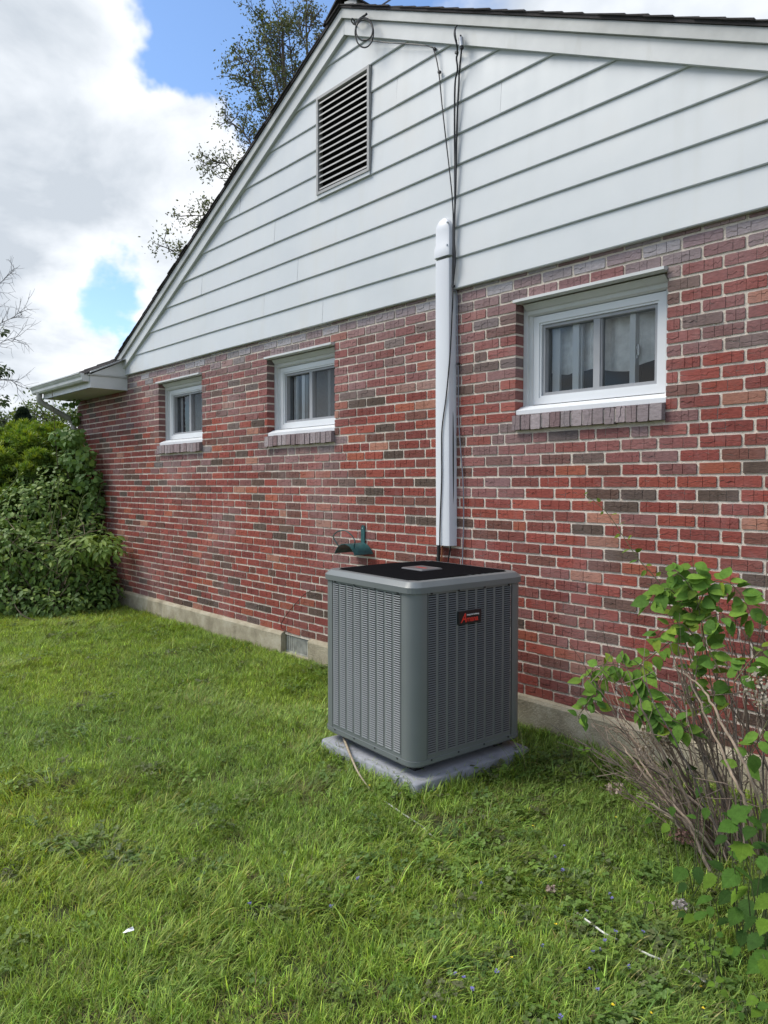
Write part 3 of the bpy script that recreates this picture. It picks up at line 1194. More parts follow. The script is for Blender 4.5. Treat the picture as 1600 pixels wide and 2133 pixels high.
SEAMS = {0: [W(672, 655, -.03)[0]], 1: [W(550, 650, -.03)[0]], 2: [W(620, 515, -.03)[0]], 3: [W(420, 540, -.03)[0]], 4: [W(572, 430, -.03)[0]],
         5: [W(1043, 275, -.03)[0]], 6: [-6.0], 7: [-3.9]}
siding_root = None
for r in range(11):
    za, zb = S_Z0 + r * S_H, S_Z0 + (r + 1) * S_H
    if za > AZ + 0.02:
        break
    cuts = sorted([SIDE_X0] + [q for q in SEAMS.get(r, []) if SIDE_X0 + 0.3 < q < SIDE_X1 - 0.3] + [SIDE_X1])
    spans = [(cuts[i], cuts[i + 1]) for i in range(len(cuts) - 1)]
    # boards stop at the vent
    out = []
    for xa, xb in spans:
        if za < LV[3] - 0.02 and zb > LV[2] + 0.03 and xa < LV[1] and xb > LV[0]:
            if xa < LV[0]:
                out.append((xa, LV[0] - 0.004))
            if xb > LV[1]:
                out.append((LV[1] + 0.004, xb))
        else:
            out.append((xa, xb))
    if r == 5:
        sk = MB()
        sk.box(LV[0] + 0.001, LV[1] - 0.001, -0.044, -0.004, za + 0.001, LV[2] - 0.0005)
        hb(sk, 'vent_apron', M_SIDING)
    for xa, xb in out:
        q = clip_row(za, zb, xa + 0.0012, xb - 0.0012)
        if q is None:
            continue
        b0, b1, t0, t1 = q
        yb, yt = -0.036 + NR.uniform(-0.0015, 0.0015), -0.0225
        bd = MB()
        n = max(1, int((b1 - b0) / 0.7))
        for i in range(n):
            f0, f1 = i / n, (i + 1) / n
            B0, B1 = b0 + (b1 - b0) * f0, b0 + (b1 - b0) * f1
            T0, T1 = t0 + (t1 - t0) * f0, t0 + (t1 - t0) * f1
            wb0 = 0.0015 * math.sin(B0 * 2.7 + r)
            wb1 = 0.0015 * math.sin(B1 * 2.7 + r)
            bd.quad((B0, yb, za + 0.006 + wb0), (B1, yb, za + 0.006 + wb1), (T1, yt, zb + 0.010), (T0, yt, zb + 0.010))
            bd.quad((B0, yb + 0.004, za + wb0), (B1, yb + 0.004, za + wb1), (B1, yb, za + 0.006 + wb1), (B0, yb, za + 0.006 + wb0))
            bd.quad((B0, 0.0, za + wb0 - (0.0 if r else 0.0)), (B1, 0.0, za + wb1), (B1, yb + 0.004, za + wb1), (B0, yb + 0.004, za + wb0))
        bd.quad((b0, 0.0, za), (b0, yb, za), (t0, yt, zb), (t0, 0.0, zb))
        bd.quad((b1, yb, za), (b1, 0.0, za), (t1, 0.0, zb), (t1, yt, zb))
        hb(bd, 'siding_board', M_SIDING)

# ---- gable vent
lv = MB()
fw = 0.022
lv.prism_y([(LV[0], LV[2]), (LV[0] + fw, LV[2]), (LV[0] + fw, LV[3]), (LV[0], LV[3])], -0.052, -0.002)
lv.prism_y([(LV[1] - fw, LV[2]), (LV[1], LV[2]), (LV[1], LV[3]), (LV[1] - fw, LV[3])], -0.052, -0.002)
lv.prism_y([(LV[0] + fw, LV[3] - fw), (LV[1] - fw, LV[3] - fw), (LV[1] - fw, LV[3]), (LV[0] + fw, LV[3])], -0.051, -0.002)
lv.prism_y([(LV[0] + fw, LV[2]), (LV[1] - fw, LV[2]), (LV[1] - fw, LV[2] + fw), (LV[0] + fw, LV[2] + fw)], -0.051, -0.002)
lvo = hb(lv, 'gable_vent', M_VENTSLAT)
bk = MB()
bk.quad((LV[0] + fw, 0.0035, LV[2] + fw), (LV[1] - fw, 0.0035, LV[2] + fw), (LV[1] - fw, 0.0035, LV[3] - fw), (LV[0] + fw, 0.0035, LV[3] - fw))
bk.build('backing', M_BLACKIN, lvo)
NS = 15
for i in range(NS):
    zc_ = LV[2] + fw + (i + 0.35) * (LV[3] - LV[2] - 2 * fw) / NS
    s_ = MB()
    s_.prism_x([(-0.044, zc_ - 0.004), (-0.042, zc_ + 0.009), (-0.006, zc_ + 0.033), (-0.004, zc_ + 0.031), (-0.040, zc_ + 0.006), (-0.042, zc_ - 0.005)], LV[0] + fw, LV[1] - fw)
    s_.build('slat', M_VENTSLAT, lvo)

# ---- rake boards and roof


def rake_board(name, mat, off0, off1, y0, y1, xa, xb, mb=None):
    own = mb is None
    mb = mb or MB()
    mb.prism_y([(xa, rake_z(xa) + off0), (xb, rake_z(xb) + off0), (xb, rake_z(xb) + off1), (xa, rake_z(xa) + off1)], y0, y1)
    if own:
        return hb(mb, name, mat)


LX0, RX1 = -8.70, -0.05
jx = W(668, 300, -0.06)[0]
rake_board('fascia_board', M_TRIM, 0.0, 0.113, -0.060, 0.0, LX0, -6.205)
rake_board('fascia_board', M_TRIM, 0.0, 0.113, -0.060, 0.0, -6.202, AX)
rake_board('fascia_board', M_TRIM, 0.0, 0.113, -0.060, 0.0, AX + 0.003, RX1)
rake_board('rake_trim', M_FLASH, 0.115, 0.183, -0.083, 0.0, LX0, AX)
rake_board('rake_trim', M_FLASH, 0.115, 0.183, -0.083, 0.0, AX + 0.001, RX1)
rf = MB()
TH = 0.185
for sgn, xe in ((-1, LX0 - 0.12), (1, RX1)):
    pts = [(AX, rake_z(AX) + TH), (xe, rake_z(xe) + TH), (xe, rake_z(xe) + TH + 0.018), (AX, rake_z(AX) + TH + 0.018)]
    if sgn > 0:
        pts = pts[::-1]
    rf.prism_y(pts, -0.094, 8.8)
roof = hb(rf, 'roof', M_SHINGLE)
for sgn, xe in ((-1, LX0 - 0.12), (1, RX1)):
    ln = abs(xe - AX)
    n = int(ln / 0.128)
    for i in range(n):
        d0 = ln * i / n
        d1 = ln * (i + 1) / n + 0.03
        xa, xb = AX + sgn * d0, AX + sgn * d1
        t0, t1 = 0.023 + NR.uniform(0, 0.001), 0.031 + NR.uniform(0, 0.004)
        poly = [(xa, rake_z(xa) + TH + 0.016), (xb, rake_z(xb) + TH + t1 - 0.013), (xb, rake_z(xb) + TH + t1 - 0.003), (xa, rake_z(xa) + TH + 0.022)]
        if sgn > 0:
            poly = poly[::-1]
        s_ = MB()
        s_.prism_y(poly, -0.103 + NR.uniform(-0.008, 0.008), 0.35)
        s_.build('shingle', M_SHINGLE, roof)
# ridge vent pieces
for i, (xa, xb, lift) in enumerate(((AX - 0.20, AX - 0.03, 0.055), (AX + 0.02, AX + 0.16, 0.055))):
    rv = MB()
    poly = [(xa, rake_z(xa) + TH + 0.025), (xb, rake_z(xb) + TH + 0.03), (xb, rake_z(xb) + TH + 0.03 + lift), (xa, rake_z(xa) + TH + lift * 0.9)]
    rv.prism_y(poly, -0.07, 8.6)
    rv.build('ridge_vent', M_FLASH if i else M_SHINGLE, roof)
rv = MB()
rv.prism_y([(AX - 0.21, rake_z(AX - 0.21) + TH + 0.053), (AX, AZ + TH + 0.095), (AX + 0.19, rake_z(AX + 0.19) + TH + 0.07), (AX + 0.19, rake_z(AX + 0.19) + TH + 0.083), (AX, AZ + TH + 0.115), (AX - 0.21, rake_z(AX - 0.21) + TH + 0.066)], -0.10, 8.6)
rv.build('ridge_cap', M_SHINGLE, roof)

# ---- the low eave to the left: boxed soffit, gutter, hip roof, downspout
EX0, EX1 = -10.22, -8.60
sf = MB()
sf.box(EX0, EX1, -0.432, 0.0, 2.586, 2.594)
sf.box(EX0, EX1, -0.436, -0.418, 2.586, 2.715)
sf.box(EX0 - 0.002, EX0 + 0.02, -0.430, 0.0, 2.588, 2.72)
hb(sf, 'eave_soffit', M_TRIM)
sb = MB()
sb.prism_x([(-0.4365, 2.585), (0.0, 2.585), (0.0, 2.726), (-0.4365, 2.726)], EX1 - 0.012, EX1 + 0.008)
hb(sb, 'eave_end_board', M_TRIM)
se = MB()
se.box(EX1 - 0.05, EX1 + 0.022, -0.46, -0.002, 2.727, 2.739)
hb(se, 'eave_drip_edge', M_FLASH)
gu = MB()
GP = [(-0.437, 2.742), (-0.437, 2.655), (-0.505, 2.652), (-0.520, 2.672), (-0.524, 2.700), (-0.540, 2.722), (-0.545, 2.742), (-0.556, 2.742), (-0.556, 2.736)]
gxa, gxb = -10.42, -8.615
for i in range(len(GP) - 1):
    (ya, za), (yb, zb) = GP[i], GP[i + 1]
    gu.quad((gxa, ya, za), (gxb, ya, za), (gxb, yb, zb), (gxa, yb, zb))
for x in (gxa, gxb):
    gu.add([(x, y, z) for y, z in GP[:8]], [tuple(range(8))])
gutter = hb(gu, 'gutter', M_ALU)
lip = MB()
lip.box(gxa - 0.002, gxb + 0.002, -0.557, -0.541, 2.741, 2.749)
lip.build('lip', M_TRIM, gutter)
dn = MB()
dpts = catmull([(-10.22, -0.485, 2.66), (-10.22, -0.485, 2.585), (-10.225, -0.45, 2.535), (-10.235, -0.24, 2.425), (-10.245, -0.085, 2.345), (-10.25, -0.045, 2.29), (-10.25, -0.045, 2.2), (-10.25, -0.045, 0.1)], 6)
dn.tube(dpts, 0.036, 10)
hb(dn, 'downspout', M_DOWN, smooth=50)
hr = MB()
e0, e1 = (-10.47, -0.47, 2.735), (-8.60, -0.47, 2.735)
t_ = 2.6
hr.add([e0, e1, (-8.60, -0.47 + t_, 2.735 + SL * t_), (-10.47 + t_, -0.47 + t_, 2.735 + SL * t_), (-10.47, 6.0, 2.735)],
       [(0, 1, 2, 3), (0, 3, 4)])
hip = hb(hr, 'hip_roof', M_SHINGLE)
for i in range(9):
    ya = -0.49 + i * 0.125
    za = 2.735 + SL * (ya + 0.47)
    xa = -10.47 + max(0, (ya + 0.47))
    s_ = MB()
    n = max(1, int((-8.598 - xa) / 0.3))
    for j in range(n):
        q0, q1 = xa + (-8.598 - xa) * j / n + 0.003, xa + (-8.598 - xa) * (j + 1) / n - 0.003
        y_ = ya + NR.uniform(-0.012, 0.0)
        s_.prism_x([(y_, za + 0.004), (y_, za + 0.020), (ya + 0.16, za + SL * 0.16 + 0.012), (ya + 0.16, za + SL * 0.16 + 0.003)], q0, q1)
    s_.build('shingle', M_SHINGLE, hip)
# white triangular end board of the low roof against the gable
fl = MB()
fl.prism_x([(-0.425, 2.7405), (0.0, 2.7405), (0.0, 2.735 + SL * 0.47 - 0.02)], -8.590, -8.576)
hb(fl, 'roof_end_board', M_TRIM)
fl = MB()
fl.prism_x([(-0.44, 2.752), (0.0, 2.735 + SL * 0.47 - 0.018), (0.0, 2.735 + SL * 0.47 + 0.006), (-0.44, 2.768)], -8.594, -8.566)
hb(fl, 'roof_end_trim', M_TRIM)

# ------------------------------------------------------------------ things on the wall
# line set cover
cv = MB()
CX0, CX1 = -3.497, -3.362


def cover_ring(z, grow=0.0, dx=0.0):
    a, b = CX0 - grow + dx, CX1 + grow + dx
    y = -0.066 - grow
    return [(a - 0.006, 0.0, z), (a - 0.002, -0.036, z), (a + 0.012, y + 0.004, z), (a + 0.026, y, z), (b - 0.018, y, z), (b - 0.004, y + 0.006, z), (b + 0.004, -0.040, z), (b + 0.008, 0.0, z)]


def loft(mb, rings, closed=False, cap0=False, cap1=False):
    n = len(rings[0])
    v = [p for r in rings for p in r]
    f = []
    for i in range(len(rings) - 1):
        for k in range(n if closed else n - 1):
            k2 = (k + 1) % n
            f.append((i * n + k, i * n + k2, (i + 1) * n + k2, (i + 1) * n + k))
    if cap0:
        f.append(tuple(range(n - 1, -1, -1)))
    if cap1:
        f.append(tuple((len(rings) - 1) * n + k for k in range(n)))
    mb.add(v, f)


line_cover = empty('line_set_cover', (-3.43, -0.03, 1.08))
tag(line_cover, 'white plastic line set cover running up the brick wall beside the black cables', 'conduit')
LCI = Matrix.Translation((3.43, 0.03, -1.08))


def lc(mb, name, mat, **kw):
    o = mb.build(name, mat, **kw)
    o.parent = line_cover
    o.matrix_parent_inverse = LCI
    return o


zb0 = W(906, 1135, -0.066)[2]
loft(cv, [cover_ring(zb0, 0, 0.012), cover_ring(1.9, 0, 0.004), cover_ring(2.96)], False, True, False)
lc(cv, 'duct', M_CONDUIT, smooth=35)
wc = MB()
zt0, zt1 = W(902, 537, -0.07)[2], W(918, 455, -0.06)[2]
rings = [cover_ring(zt0 - 0.01, 0.006), cover_ring(zt0, 0.007), cover_ring(zt0 + 0.05, 0.006), cover_ring(zt0 + 0.075, 0.0)]
for i in range(9):
    t = i / 8
    s = math.cos(t * math.pi / 2)
    z = zt0 + 0.16 + (zt1 - zt0 - 0.16) * math.sin(t * math.pi / 2)
    xm = (CX0 + CX1) / 2
    rings.append([(xm + (x - xm) * max(s, 0.05), -0.03 + (y + 0.03) * (0.35 + 0.65 * max(s, 0.1)), z) for x, y, _ in cover_ring(z)])
loft(wc, rings, False, True, True)
lc(wc, 'wall_cap', M_CONDUIT, smooth=40)
for zz in (zt0 + 0.055, zt0 + 0.20):
    sc_ = MB()
    sc_.cyl((CX1 - 0.012, -0.076, zz), (CX1 - 0.012, -0.06, zz), 0.006, 8)
    lc(sc_, 'screw', M_STEEL)


def cable(name, label, pts, r, mat, cat='cable', group=None, sides=6, n=8):
    P = catmull(pts, n)
    P0 = np.array(P[0])
    mb = MB()
    mb.tube([q - P0 for q in P], r, sides)
    me = mb.mesh(name)
    me.materials.append(mat)
    shade_smooth(me, 60)
    o = link(name, me, None, tuple(P0))
    return tag(o, label, cat, group)


def WP(lst, y):
    return [W(u, v, y if len(q) == 0 else q[0]) for u, v, *q in lst]


# refrigerant pipes below the cover
pipe = cable('insulated_pipe', 'thick black insulated pipe dropping from the white cover behind the unit', WP([(914, 1120), (914, 1150), (913, 1190), (916, 1240)], -0.032), 0.0125, M_BLACK, 'pipe', None, 10)
cable('copper_pipe', 'thin bare copper pipe beside the black insulated pipe', WP([(922, 1125), (920, 1160), (918, 1185), (920, 1240)], -0.028), 0.0055, M_COPPER, 'pipe', None, 8)
# cables
cable('black_cable', 'black cable looped at the roof edge and running down to the cover', WP([(949, 56, -.10), (947, 72, -.10), (952, 95, -.09), (953, 112, -.06), (951, 122, -.05), (953, 145, -.05), (948, 175, -.05), (947, 260, -.05), (948, 400, -.05), (946, 500, -.055), (944, 592, -.055)], -.05), 0.006, M_BLACK)
cable('black_cable', 'black cable hanging from the grey splice connector', WP([(962, 98, -.09), (957, 150, -.06), (956, 170, -.05), (952, 260, -.05), (949, 400, -.05), (946, 480, -.05), (948, 545, -.06), (943, 600, -.05)], -.05), 0.006, M_BLACK)
cable('black_cable', 'short black loop of cable at the roof edge', WP([(952, 52, -.10), (948, 62, -.11), (949, 78, -.11), (951, 86, -.10)], -.05), 0.005, M_BLACK)
cable('thin_cable', 'thin black cable slanting across the siding to the cover', WP([(757, 82, -.085), (800, 88, -.072), (860, 92, -.070), (896, 97, -.062), (905, 108, -.055), (914, 150, -.05), (921, 220, -.05), (930, 300, -.05), (938, 370, -.05), (943, 425, -.05), (944, 480, -.05), (942, 596, -.05)], -.05), 0.0042, M_BLACK)
cable('black_cable', 'black cable drooping down the front of the white cover', WP([(943, 596, -.05), (942, 640, -.072), (938, 730, -.073), (930, 820, -.073), (921, 890, -.074), (920, 940, -.073), (920, 1000, -.073), (917, 1080, -.073), (916, 1135, -.073), (915, 1160, -.05), (914, 1215, -.03)], -.05), 0.0045, M_BLACK)
cable('black_cable', 'black cable along the right edge of the white cover', WP([(943, 600, -.04), (942, 680, -.03), (942, 800, -.03), (944, 950, -.03), (943, 1080, -.03), (940, 1130, -.04), (935, 1160, -.03), (929, 1200, -.03)], -.05), 0.0055, M_BLACK)
cable('grey_cable', 'thin grey cable on the bricks right of the white cover', WP([(945, 604, -.04), (952, 616, -.012), (953, 700, -.012), (955, 790, -.012), (955, 860, -.012), (960, 940, -.012), (965, 1010, -.012), (966, 1090, -.012), (964, 1150, -.012), (963, 1215, -.012)], -.02), 0.0042, M_GREYCABLE)
for (u, v, y), clab in zip(((905, 102, -.05), (915, 150, -.055), (951, 110, -.06), (954, 758, -.015), (944, 596, -.05)),
                           ('where the slanting cable leaves the rake board', 'on the slanting thin cable high on the siding', 'under the splice connector', 'on the bricks half way down the grey cable', 'at the bottom edge of the siding beside the white cover')):
    cl = MB()
    p0 = W(u, v, y)
    cl.box(-0.008, 0.008, -0.008, 0.012, -0.007, 0.007)
    me = cl.mesh('cable_clip')
    me.materials.append(M_BLACK)
    tag(link('cable_clip', me, None, tuple(p0)), 'small black cable clip ' + clab, 'clip', 'cable clips')
con = empty('splice_connector', tuple(W(961, 88, -0.085)))
tag(con, 'small grey metal splice connector hanging under the rake board', 'connector')
cb = MB()
cb.cyl((0.004, 0, -0.028), (-0.004, 0, 0.028), 0.0155, 10)
cb.build('body', M_STEEL, con, smooth=50)
cb = MB()
cb.cyl((0.006, 0, -0.042), (0.004, 0, -0.028), 0.012, 10)
cb.cyl((-0.004, 0, 0.028), (-0.006, 0, 0.046), 0.006, 8)
cb.build('collar', M_BLACK, con)

# service drop with its coil
far = A(1500, -900, 9.0)
hook = W(752, 40, -0.105)
drop = [hook, hook + (far - hook) * 0.1 + np.array([0, 0, -0.02]), hook + (far - hook) * 0.4 + np.array([0, 0, -0.05]), far]
u_, v_, _ = proj(hook)
pk = A(812, 0, 5.75)
dirv = (pk - hook) / np.linalg.norm(pk - hook)
cable('service_cable', 'overhead service wire leaving the gable peak', [hook + dirv * t for t in (0.0, 0.05, 0.5, 2.0, 8.0, 25.0)], 0.0065, M_BLACK, 'cable', None, 6, 2)
cable('cable_coil', 'black cable coil hanging at the gable peak', [W(759 + rx * math.sin(t) + sx, 68 - ry * math.cos(t) + sy, -0.125 + 0.02 * math.sin(t)) for t, rx, ry, sx, sy in
      [(2 * math.pi * k / 14, 19 - (k > 14) * 1.5, 31 - (k > 14) * 9, 0, (k > 14) * -5) for k in range(0, 29)]], 0.0055, M_BLACK, 'cable coil', None, 6, 3)
hk = MB()
p0 = W(740, 50, -0.075)
hk.tube(catmull([(0.0, 0.02, -0.008), (0.0, -0.03, 0.0), (0.02, -0.045, 0.012), (0.03, -0.03, -0.008), (0.012, -0.03, -0.022)], 5), 0.005, 6)
me = hk.mesh('wire_hook')
me.materials.append(M_BLACK)
tag(link('wire_hook', me, None, tuple(p0)), 'dark eye hook screwed into the rake board near the peak', 'hook')
cable('clamp_wire', 'twisted black wire clamp below the overhead wire', [W(740, 50, -.10), W(748, 41, -.105), W(756, 35, -.108), W(764, 29, -.11)], 0.009, M_BLACK, 'wire clamp', None, 6, 4)

# brown wire arching to the foundation vent
cable('brown_wire', 'thin brown wire arching over the bricks into the foundation vent', WP([(676, 1233, -.02), (655, 1229, -.02), (635, 1238, -.025), (612, 1262, -.03), (595, 1283, -.025), (586, 1300, -.02), (589, 1311, -.012), (604, 1318, -.008)], -.02), 0.0035, M_REDWIRE)
cable('brown_wire', 'short brown wire at the shrub end of the concrete base', WP([(259, 1220, -.012), (258, 1238, -.03), (252, 1248, -.05), (238, 1250, -.06)], -.02), 0.0035, M_REDWIRE)

# hose hanger
hh = empty('hose_hanger', tuple(W(758, 1130, 0.0)))
tag(hh, 'green metal garden hose hanger screwed to the bricks above the unit', 'hose hanger')
sd = MB()
nseg = 16
ringA, ringB = [], []
RW, RHh = 0.118, 0.075
for i in range(nseg + 1):
    t = -1 + 2 * i / nseg
    ang = t * 1.12
    x = RW * math.sin(ang) / math.sin(1.12)
    z = RHh * (math.cos(ang) - 1) / (1 - math.cos(1.12)) * 1.0
    ringA.append((x, -0.190, z))
    ringB.append((x, -0.012, z))
top = [(x, y, z) for x, y, z in ringA] + [(x, y, z) for x, y, z in ringB] + [(x * 0.985, y, z - 0.004) for x, y, z in ringA] + [(x * 0.985, y, z - 0.004) for x, y, z in ringB]
N1 = nseg + 1
fs = []
for i in range(nseg):
    fs.append((i, i + 1, N1 + i + 1, N1 + i))
    fs.append((2 * N1 + i + 1, 2 * N1 + i, 3 * N1 + i, 3 * N1 + i + 1))
    fs.append((i + 1, i, 2 * N1 + i, 2 * N1 + i + 1))
    fs.append((N1 + i, N1 + i + 1, 3 * N1 + i + 1, 3 * N1 + i))
fs += [(0, N1, 3 * N1, 2 * N1), (nseg, 2 * N1 + nseg, 3 * N1 + nseg, N1 + nseg)]
sd.add(top, fs)
sd.build('saddle', M_GREENMETAL, hh, smooth=40)
bt = MB()
bt.prism_y([(-0.020, -0.01), (0.020, -0.01), (0.021, 0.11), (0.014, 0.128), (0.0, 0.133), (-0.014, 0.128), (-0.021, 0.11)], -0.0125, -0.003)
bt.build('bracket', M_GREENMETAL, hh, bevel=0.001)
hl = MB()
hl.cyl((0, -0.015, 0.108), (0, -0.010, 0.108), 0.006, 8)
hl.build('screw', M_STEEL, hh)
bw = MB()
bw.tube(catmull([(0.075, -0.15, -0.055), (0.085, -0.165, -0.01), (0.105, -0.175, 0.020), (0.075, -0.18, 0.065), (0.0, -0.185, 0.098), (-0.09, -0.185, 0.085), (-0.145, -0.18, 0.045), (-0.120, -0.17, 0.0), (-0.095, -0.155, -0.045)], 6), 0.0042, 6)
bw.build('bail', M_GREENMETAL, hh, smooth=60)

# ------------------------------------------------------------------ condenser pad and unit
ROT = math.radians(-3.7)
PADC = (-2.827, -0.827)
PADZ = 0.080
pad = MB()
hw = 0.406


def rrect(hw, r, z, n=5, hy=None):
    hy = hw if hy is None else hy
    out = []
    for cx_, cy_, a0 in ((hw - r, -hy + r, -90), (hw - r, hy - r, 0), (-hw + r, hy - r, 90), (-hw + r, -hy + r, 180)):
        for i in range(n + 1):
            a = math.radians(a0 + 90 * i / n)
            out.append((cx_ + r * math.cos(a), cy_ + r * math.sin(a), z))
    return out


loft(pad, [rrect(hw + 0.006, 0.03, -0.10), rrect(hw, 0.03, PADZ - 0.010), rrect(hw - 0.003, 0.028, PADZ - 0.003), rrect(hw - 0.011, 0.02, PADZ), rrect(0.2, 0.01, PADZ)], True, False, True)
me = pad.mesh('equipment_pad')
me.materials.append(M_PAD)
shade_smooth(me, 50)
tag(link('equipment_pad', me, None, (PADC[0], PADC[1], 0.0), ROT), 'grey plastic pad in the grass under the air conditioner', 'pad')

ac = empty('air_conditioner', (-2.859, -0.811, PADZ), math.radians(-4.1))
tag(ac, 'grey louvred outdoor air conditioner with black top grille on a pad by the wall', 'air conditioner')
HW_ = 0.3855
ZB, ZT = 0.040, 0.886                        # local heights of pan bottom and cover lower edge
RC = 0.062
PZ0, PZ1 = ZB + 0.038, ZT


def acb(mb, name, mat, parent=ac, **kw):
    return mb.build(name, mat, parent, **kw)


for sx in (-1, 1):
    for sy in (-1, 1):
        ft = MB()
        ft.box(sx * 0.28 - 0.03, sx * 0.28 + 0.03, sy * 0.28 - 0.03, sy * 0.28 + 0.03, 0.0, ZB + 0.004)
        acb(ft, 'foot', M_BLACK)
pan = MB()
loft(pan, [rrect(HW_ - 0.03, RC - 0.03, ZB), rrect(HW_ - 0.006, RC, ZB + 0.004), rrect(HW_ + 0.003, RC, ZB + 0.014), rrect(HW_ + 0.003, RC, ZB + 0.036), rrect(HW_ - 0.012, RC - 0.012, ZB + 0.037)], True, True, True)
acb(pan, 'base_pan', M_AC, smooth=40)
co = MB()
loft(co, [rrect(HW_ - 0.03, RC, PZ0), rrect(HW_ - 0.03, RC, PZ1)], True)
acb(co, 'coil', simple('coil_fins', (0.010, 0.0105, 0.012), 0.6, 0.2, 60.0))
# corner posts
for q, (sx, sy) in enumerate(((1, -1), (1, 1), (-1, 1), (-1, -1))):
    pr = MB()
    r0, r1 = [], []
    fl_ = 0.026
    pts = [(HW_ - RC - fl_, -HW_)] + [(HW_ - RC + RC * math.cos(math.radians(a)), -HW_ + RC + RC * math.sin(math.radians(a))) for a in range(-90, 1, 9)] + [(HW_, -HW_ + RC + fl_)]
    a = math.pi / 2 * q
    pts = [(x * math.cos(a) - y * math.sin(a), x * math.sin(a) + y * math.cos(a)) for x, y in pts]
    loft(pr, [[(x, y, PZ0 - 0.004) for x, y in pts], [(x, y, PZ1 + 0.004) for x, y in pts]])
    acb(pr, 'corner_post', M_AC, smooth=50)
# louvred panels
NC, NRW = 9, 69
for q in range(4):
    a = math.pi / 2 * q
    ca, sa_ = math.cos(a), math.sin(a)
    mbp = MB()
    X0, X1 = -HW_ + RC + 0.027, HW_ - RC - 0.027
    # front side q=0 faces local -y
    sheet, lou = MB(), MB()
    top_m, bot_m = 0.012, 0.020
    za, zb = PZ0 + bot_m, PZ1 - top_m
    wcol = (X1 - X0) / NC
    rib = 0.0082
    yf = -HW_ + 0.0015

    def R(p):
        return (p[0] * ca - p[1] * sa_, p[0] * sa_ + p[1] * ca, p[2])

    def fq(mb, x0_, x1_, z0_, z1_, y=yf):
        mb.quad(R((x0_, y, z0_)), R((x1_, y, z0_)), R((x1_, y, z1_)), R((x0_, y, z1_)))
    fq(sheet, X0 + 0.003, X1 - 0.003, PZ0 - 0.004, za)
    fq(sheet, X0 + 0.003, X1 - 0.003, zb, PZ1 + 0.004)
    for c_i in range(NC + 1):
        xc_ = X0 + wcol * c_i
        l = X0 + 0.003 if c_i == 0 else xc_ - rib
        rr_ = X1 - 0.003 if c_i == NC else xc_ + rib
        fq(sheet, l, rr_, za, zb)
    hrow = (zb - za) / NRW
    cols = range(NC) if q in (0, 1) else range(NC)
    for c_i in cols:
        xl, xr = X0 + wcol * c_i + rib, X0 + wcol * (c_i + 1) - rib
        for r_i in range(NRW):
            z0_ = za + hrow * r_i
            zt_ = z0_ + hrow * 0.57
            # lower lip stands out, top edge lies back: the slot is the dark gap above
            lou.quad(R((xl, yf - 0.0042, z0_ + 0.0012)), R((xr, yf - 0.0042, z0_ + 0.0012)), R((xr, yf + 0.0006, zt_)), R((xl, yf + 0.0006, zt_)))
            if q in (0, 1):
                lou.quad(R((xl, yf + 0.004, z0_)), R((xr, yf + 0.004, z0_)), R((xr, yf - 0.0042, z0_ + 0.0012)), R((xl, yf - 0.0042, z0_ + 0.0012)))
    sheet.v, sheet.f = sheet.v, sheet.f
    b = len(sheet.v)
    sheet.v += lou.v
    sheet.f += [tuple(i + b for i in f) for f in lou.f]
    acb(sheet, 'louvre_panel', M_AC)
    # screws under the cover and above the pan
    for zz in (PZ1 - 0.004, ZB + 0.030):
        for xx in (-0.27, -0.09, 0.09, 0.27):
            sw = MB()
            sw.tube([R((xx, yf - 0.006, zz)), R((xx, yf + 0.002, zz))], 0.0055, 8)
            acb(sw, 'screw', M_BLACK)
# top cover: skirt, bevel, flat rim down to the opening
OPN = 0.333
tp = MB()
loft(tp, [rrect(HW_ - 0.004, RC, ZT - 0.002), rrect(HW_ + 0.010, RC + 0.004, ZT), rrect(HW_ + 0.011, RC + 0.004, ZT + 0.028), rrect(HW_ + 0.006, RC + 0.002, ZT + 0.034), rrect(HW_ - 0.012, RC - 0.006, ZT + 0.052), rrect(HW_ - 0.018, RC - 0.010, ZT + 0.054),
          rrect(OPN, 0.055, ZT + 0.054), rrect(OPN - 0.004, 0.053, ZT + 0.048), rrect(OPN - 0.006, 0.053, ZT + 0.0)], True)
acb(tp, 'top_cover', M_AC, smooth=16)
gr = MB()
zg = ZT + 0.0555
for i in range(57):
    x = -OPN + 0.006 + i * (2 * OPN - 0.012) / 56
    e_ = OPN + 0.008 - (0.03 if abs(x) > OPN - 0.03 else 0)
    gr.tube([(x, -e_, zg), (x, 0, zg + 0.004), (x, e_, zg)], 0.0021, 4)
for i in range(15):
    y = -OPN + 0.02 + i * (2 * OPN - 0.04) / 14
    gr.tube([(-OPN - 0.006, y, zg - 0.004), (OPN + 0.006, y, zg - 0.004)], 0.0021, 4)
acb(gr, 'fan_grille', M_GRILLE)
fd = MB()
fd.box(-OPN + 0.006, OPN - 0.006, -OPN + 0.006, OPN - 0.006, ZT - 0.10, ZT - 0.09)
acb(fd, 'fan_well', M_BLACKIN)
fan = MB()
fan.cyl((0, 0, ZT - 0.088), (0, 0, ZT + 0.01), 0.075, 20)
for k in range(3):
    a = 2 * math.pi * k / 3 + 0.4
    for s_i in range(6):
        t0, t1 = a + s_i * 0.14, a + (s_i + 1) * 0.14
        z0_, z1_ = ZT - 0.07 + s_i * 0.010, ZT - 0.06 + s_i * 0.010
        fan.quad((0.07 * math.cos(t0), 0.07 * math.sin(t0), z0_), (0.29 * math.cos(t0), 0.29 * math.sin(t0), z0_), (0.29 * math.cos(t1), 0.29 * math.sin(t1), z1_), (0.07 * math.cos(t1), 0.07 * math.sin(t1), z1_))
acb(fan, 'fan', M_GRILLE)


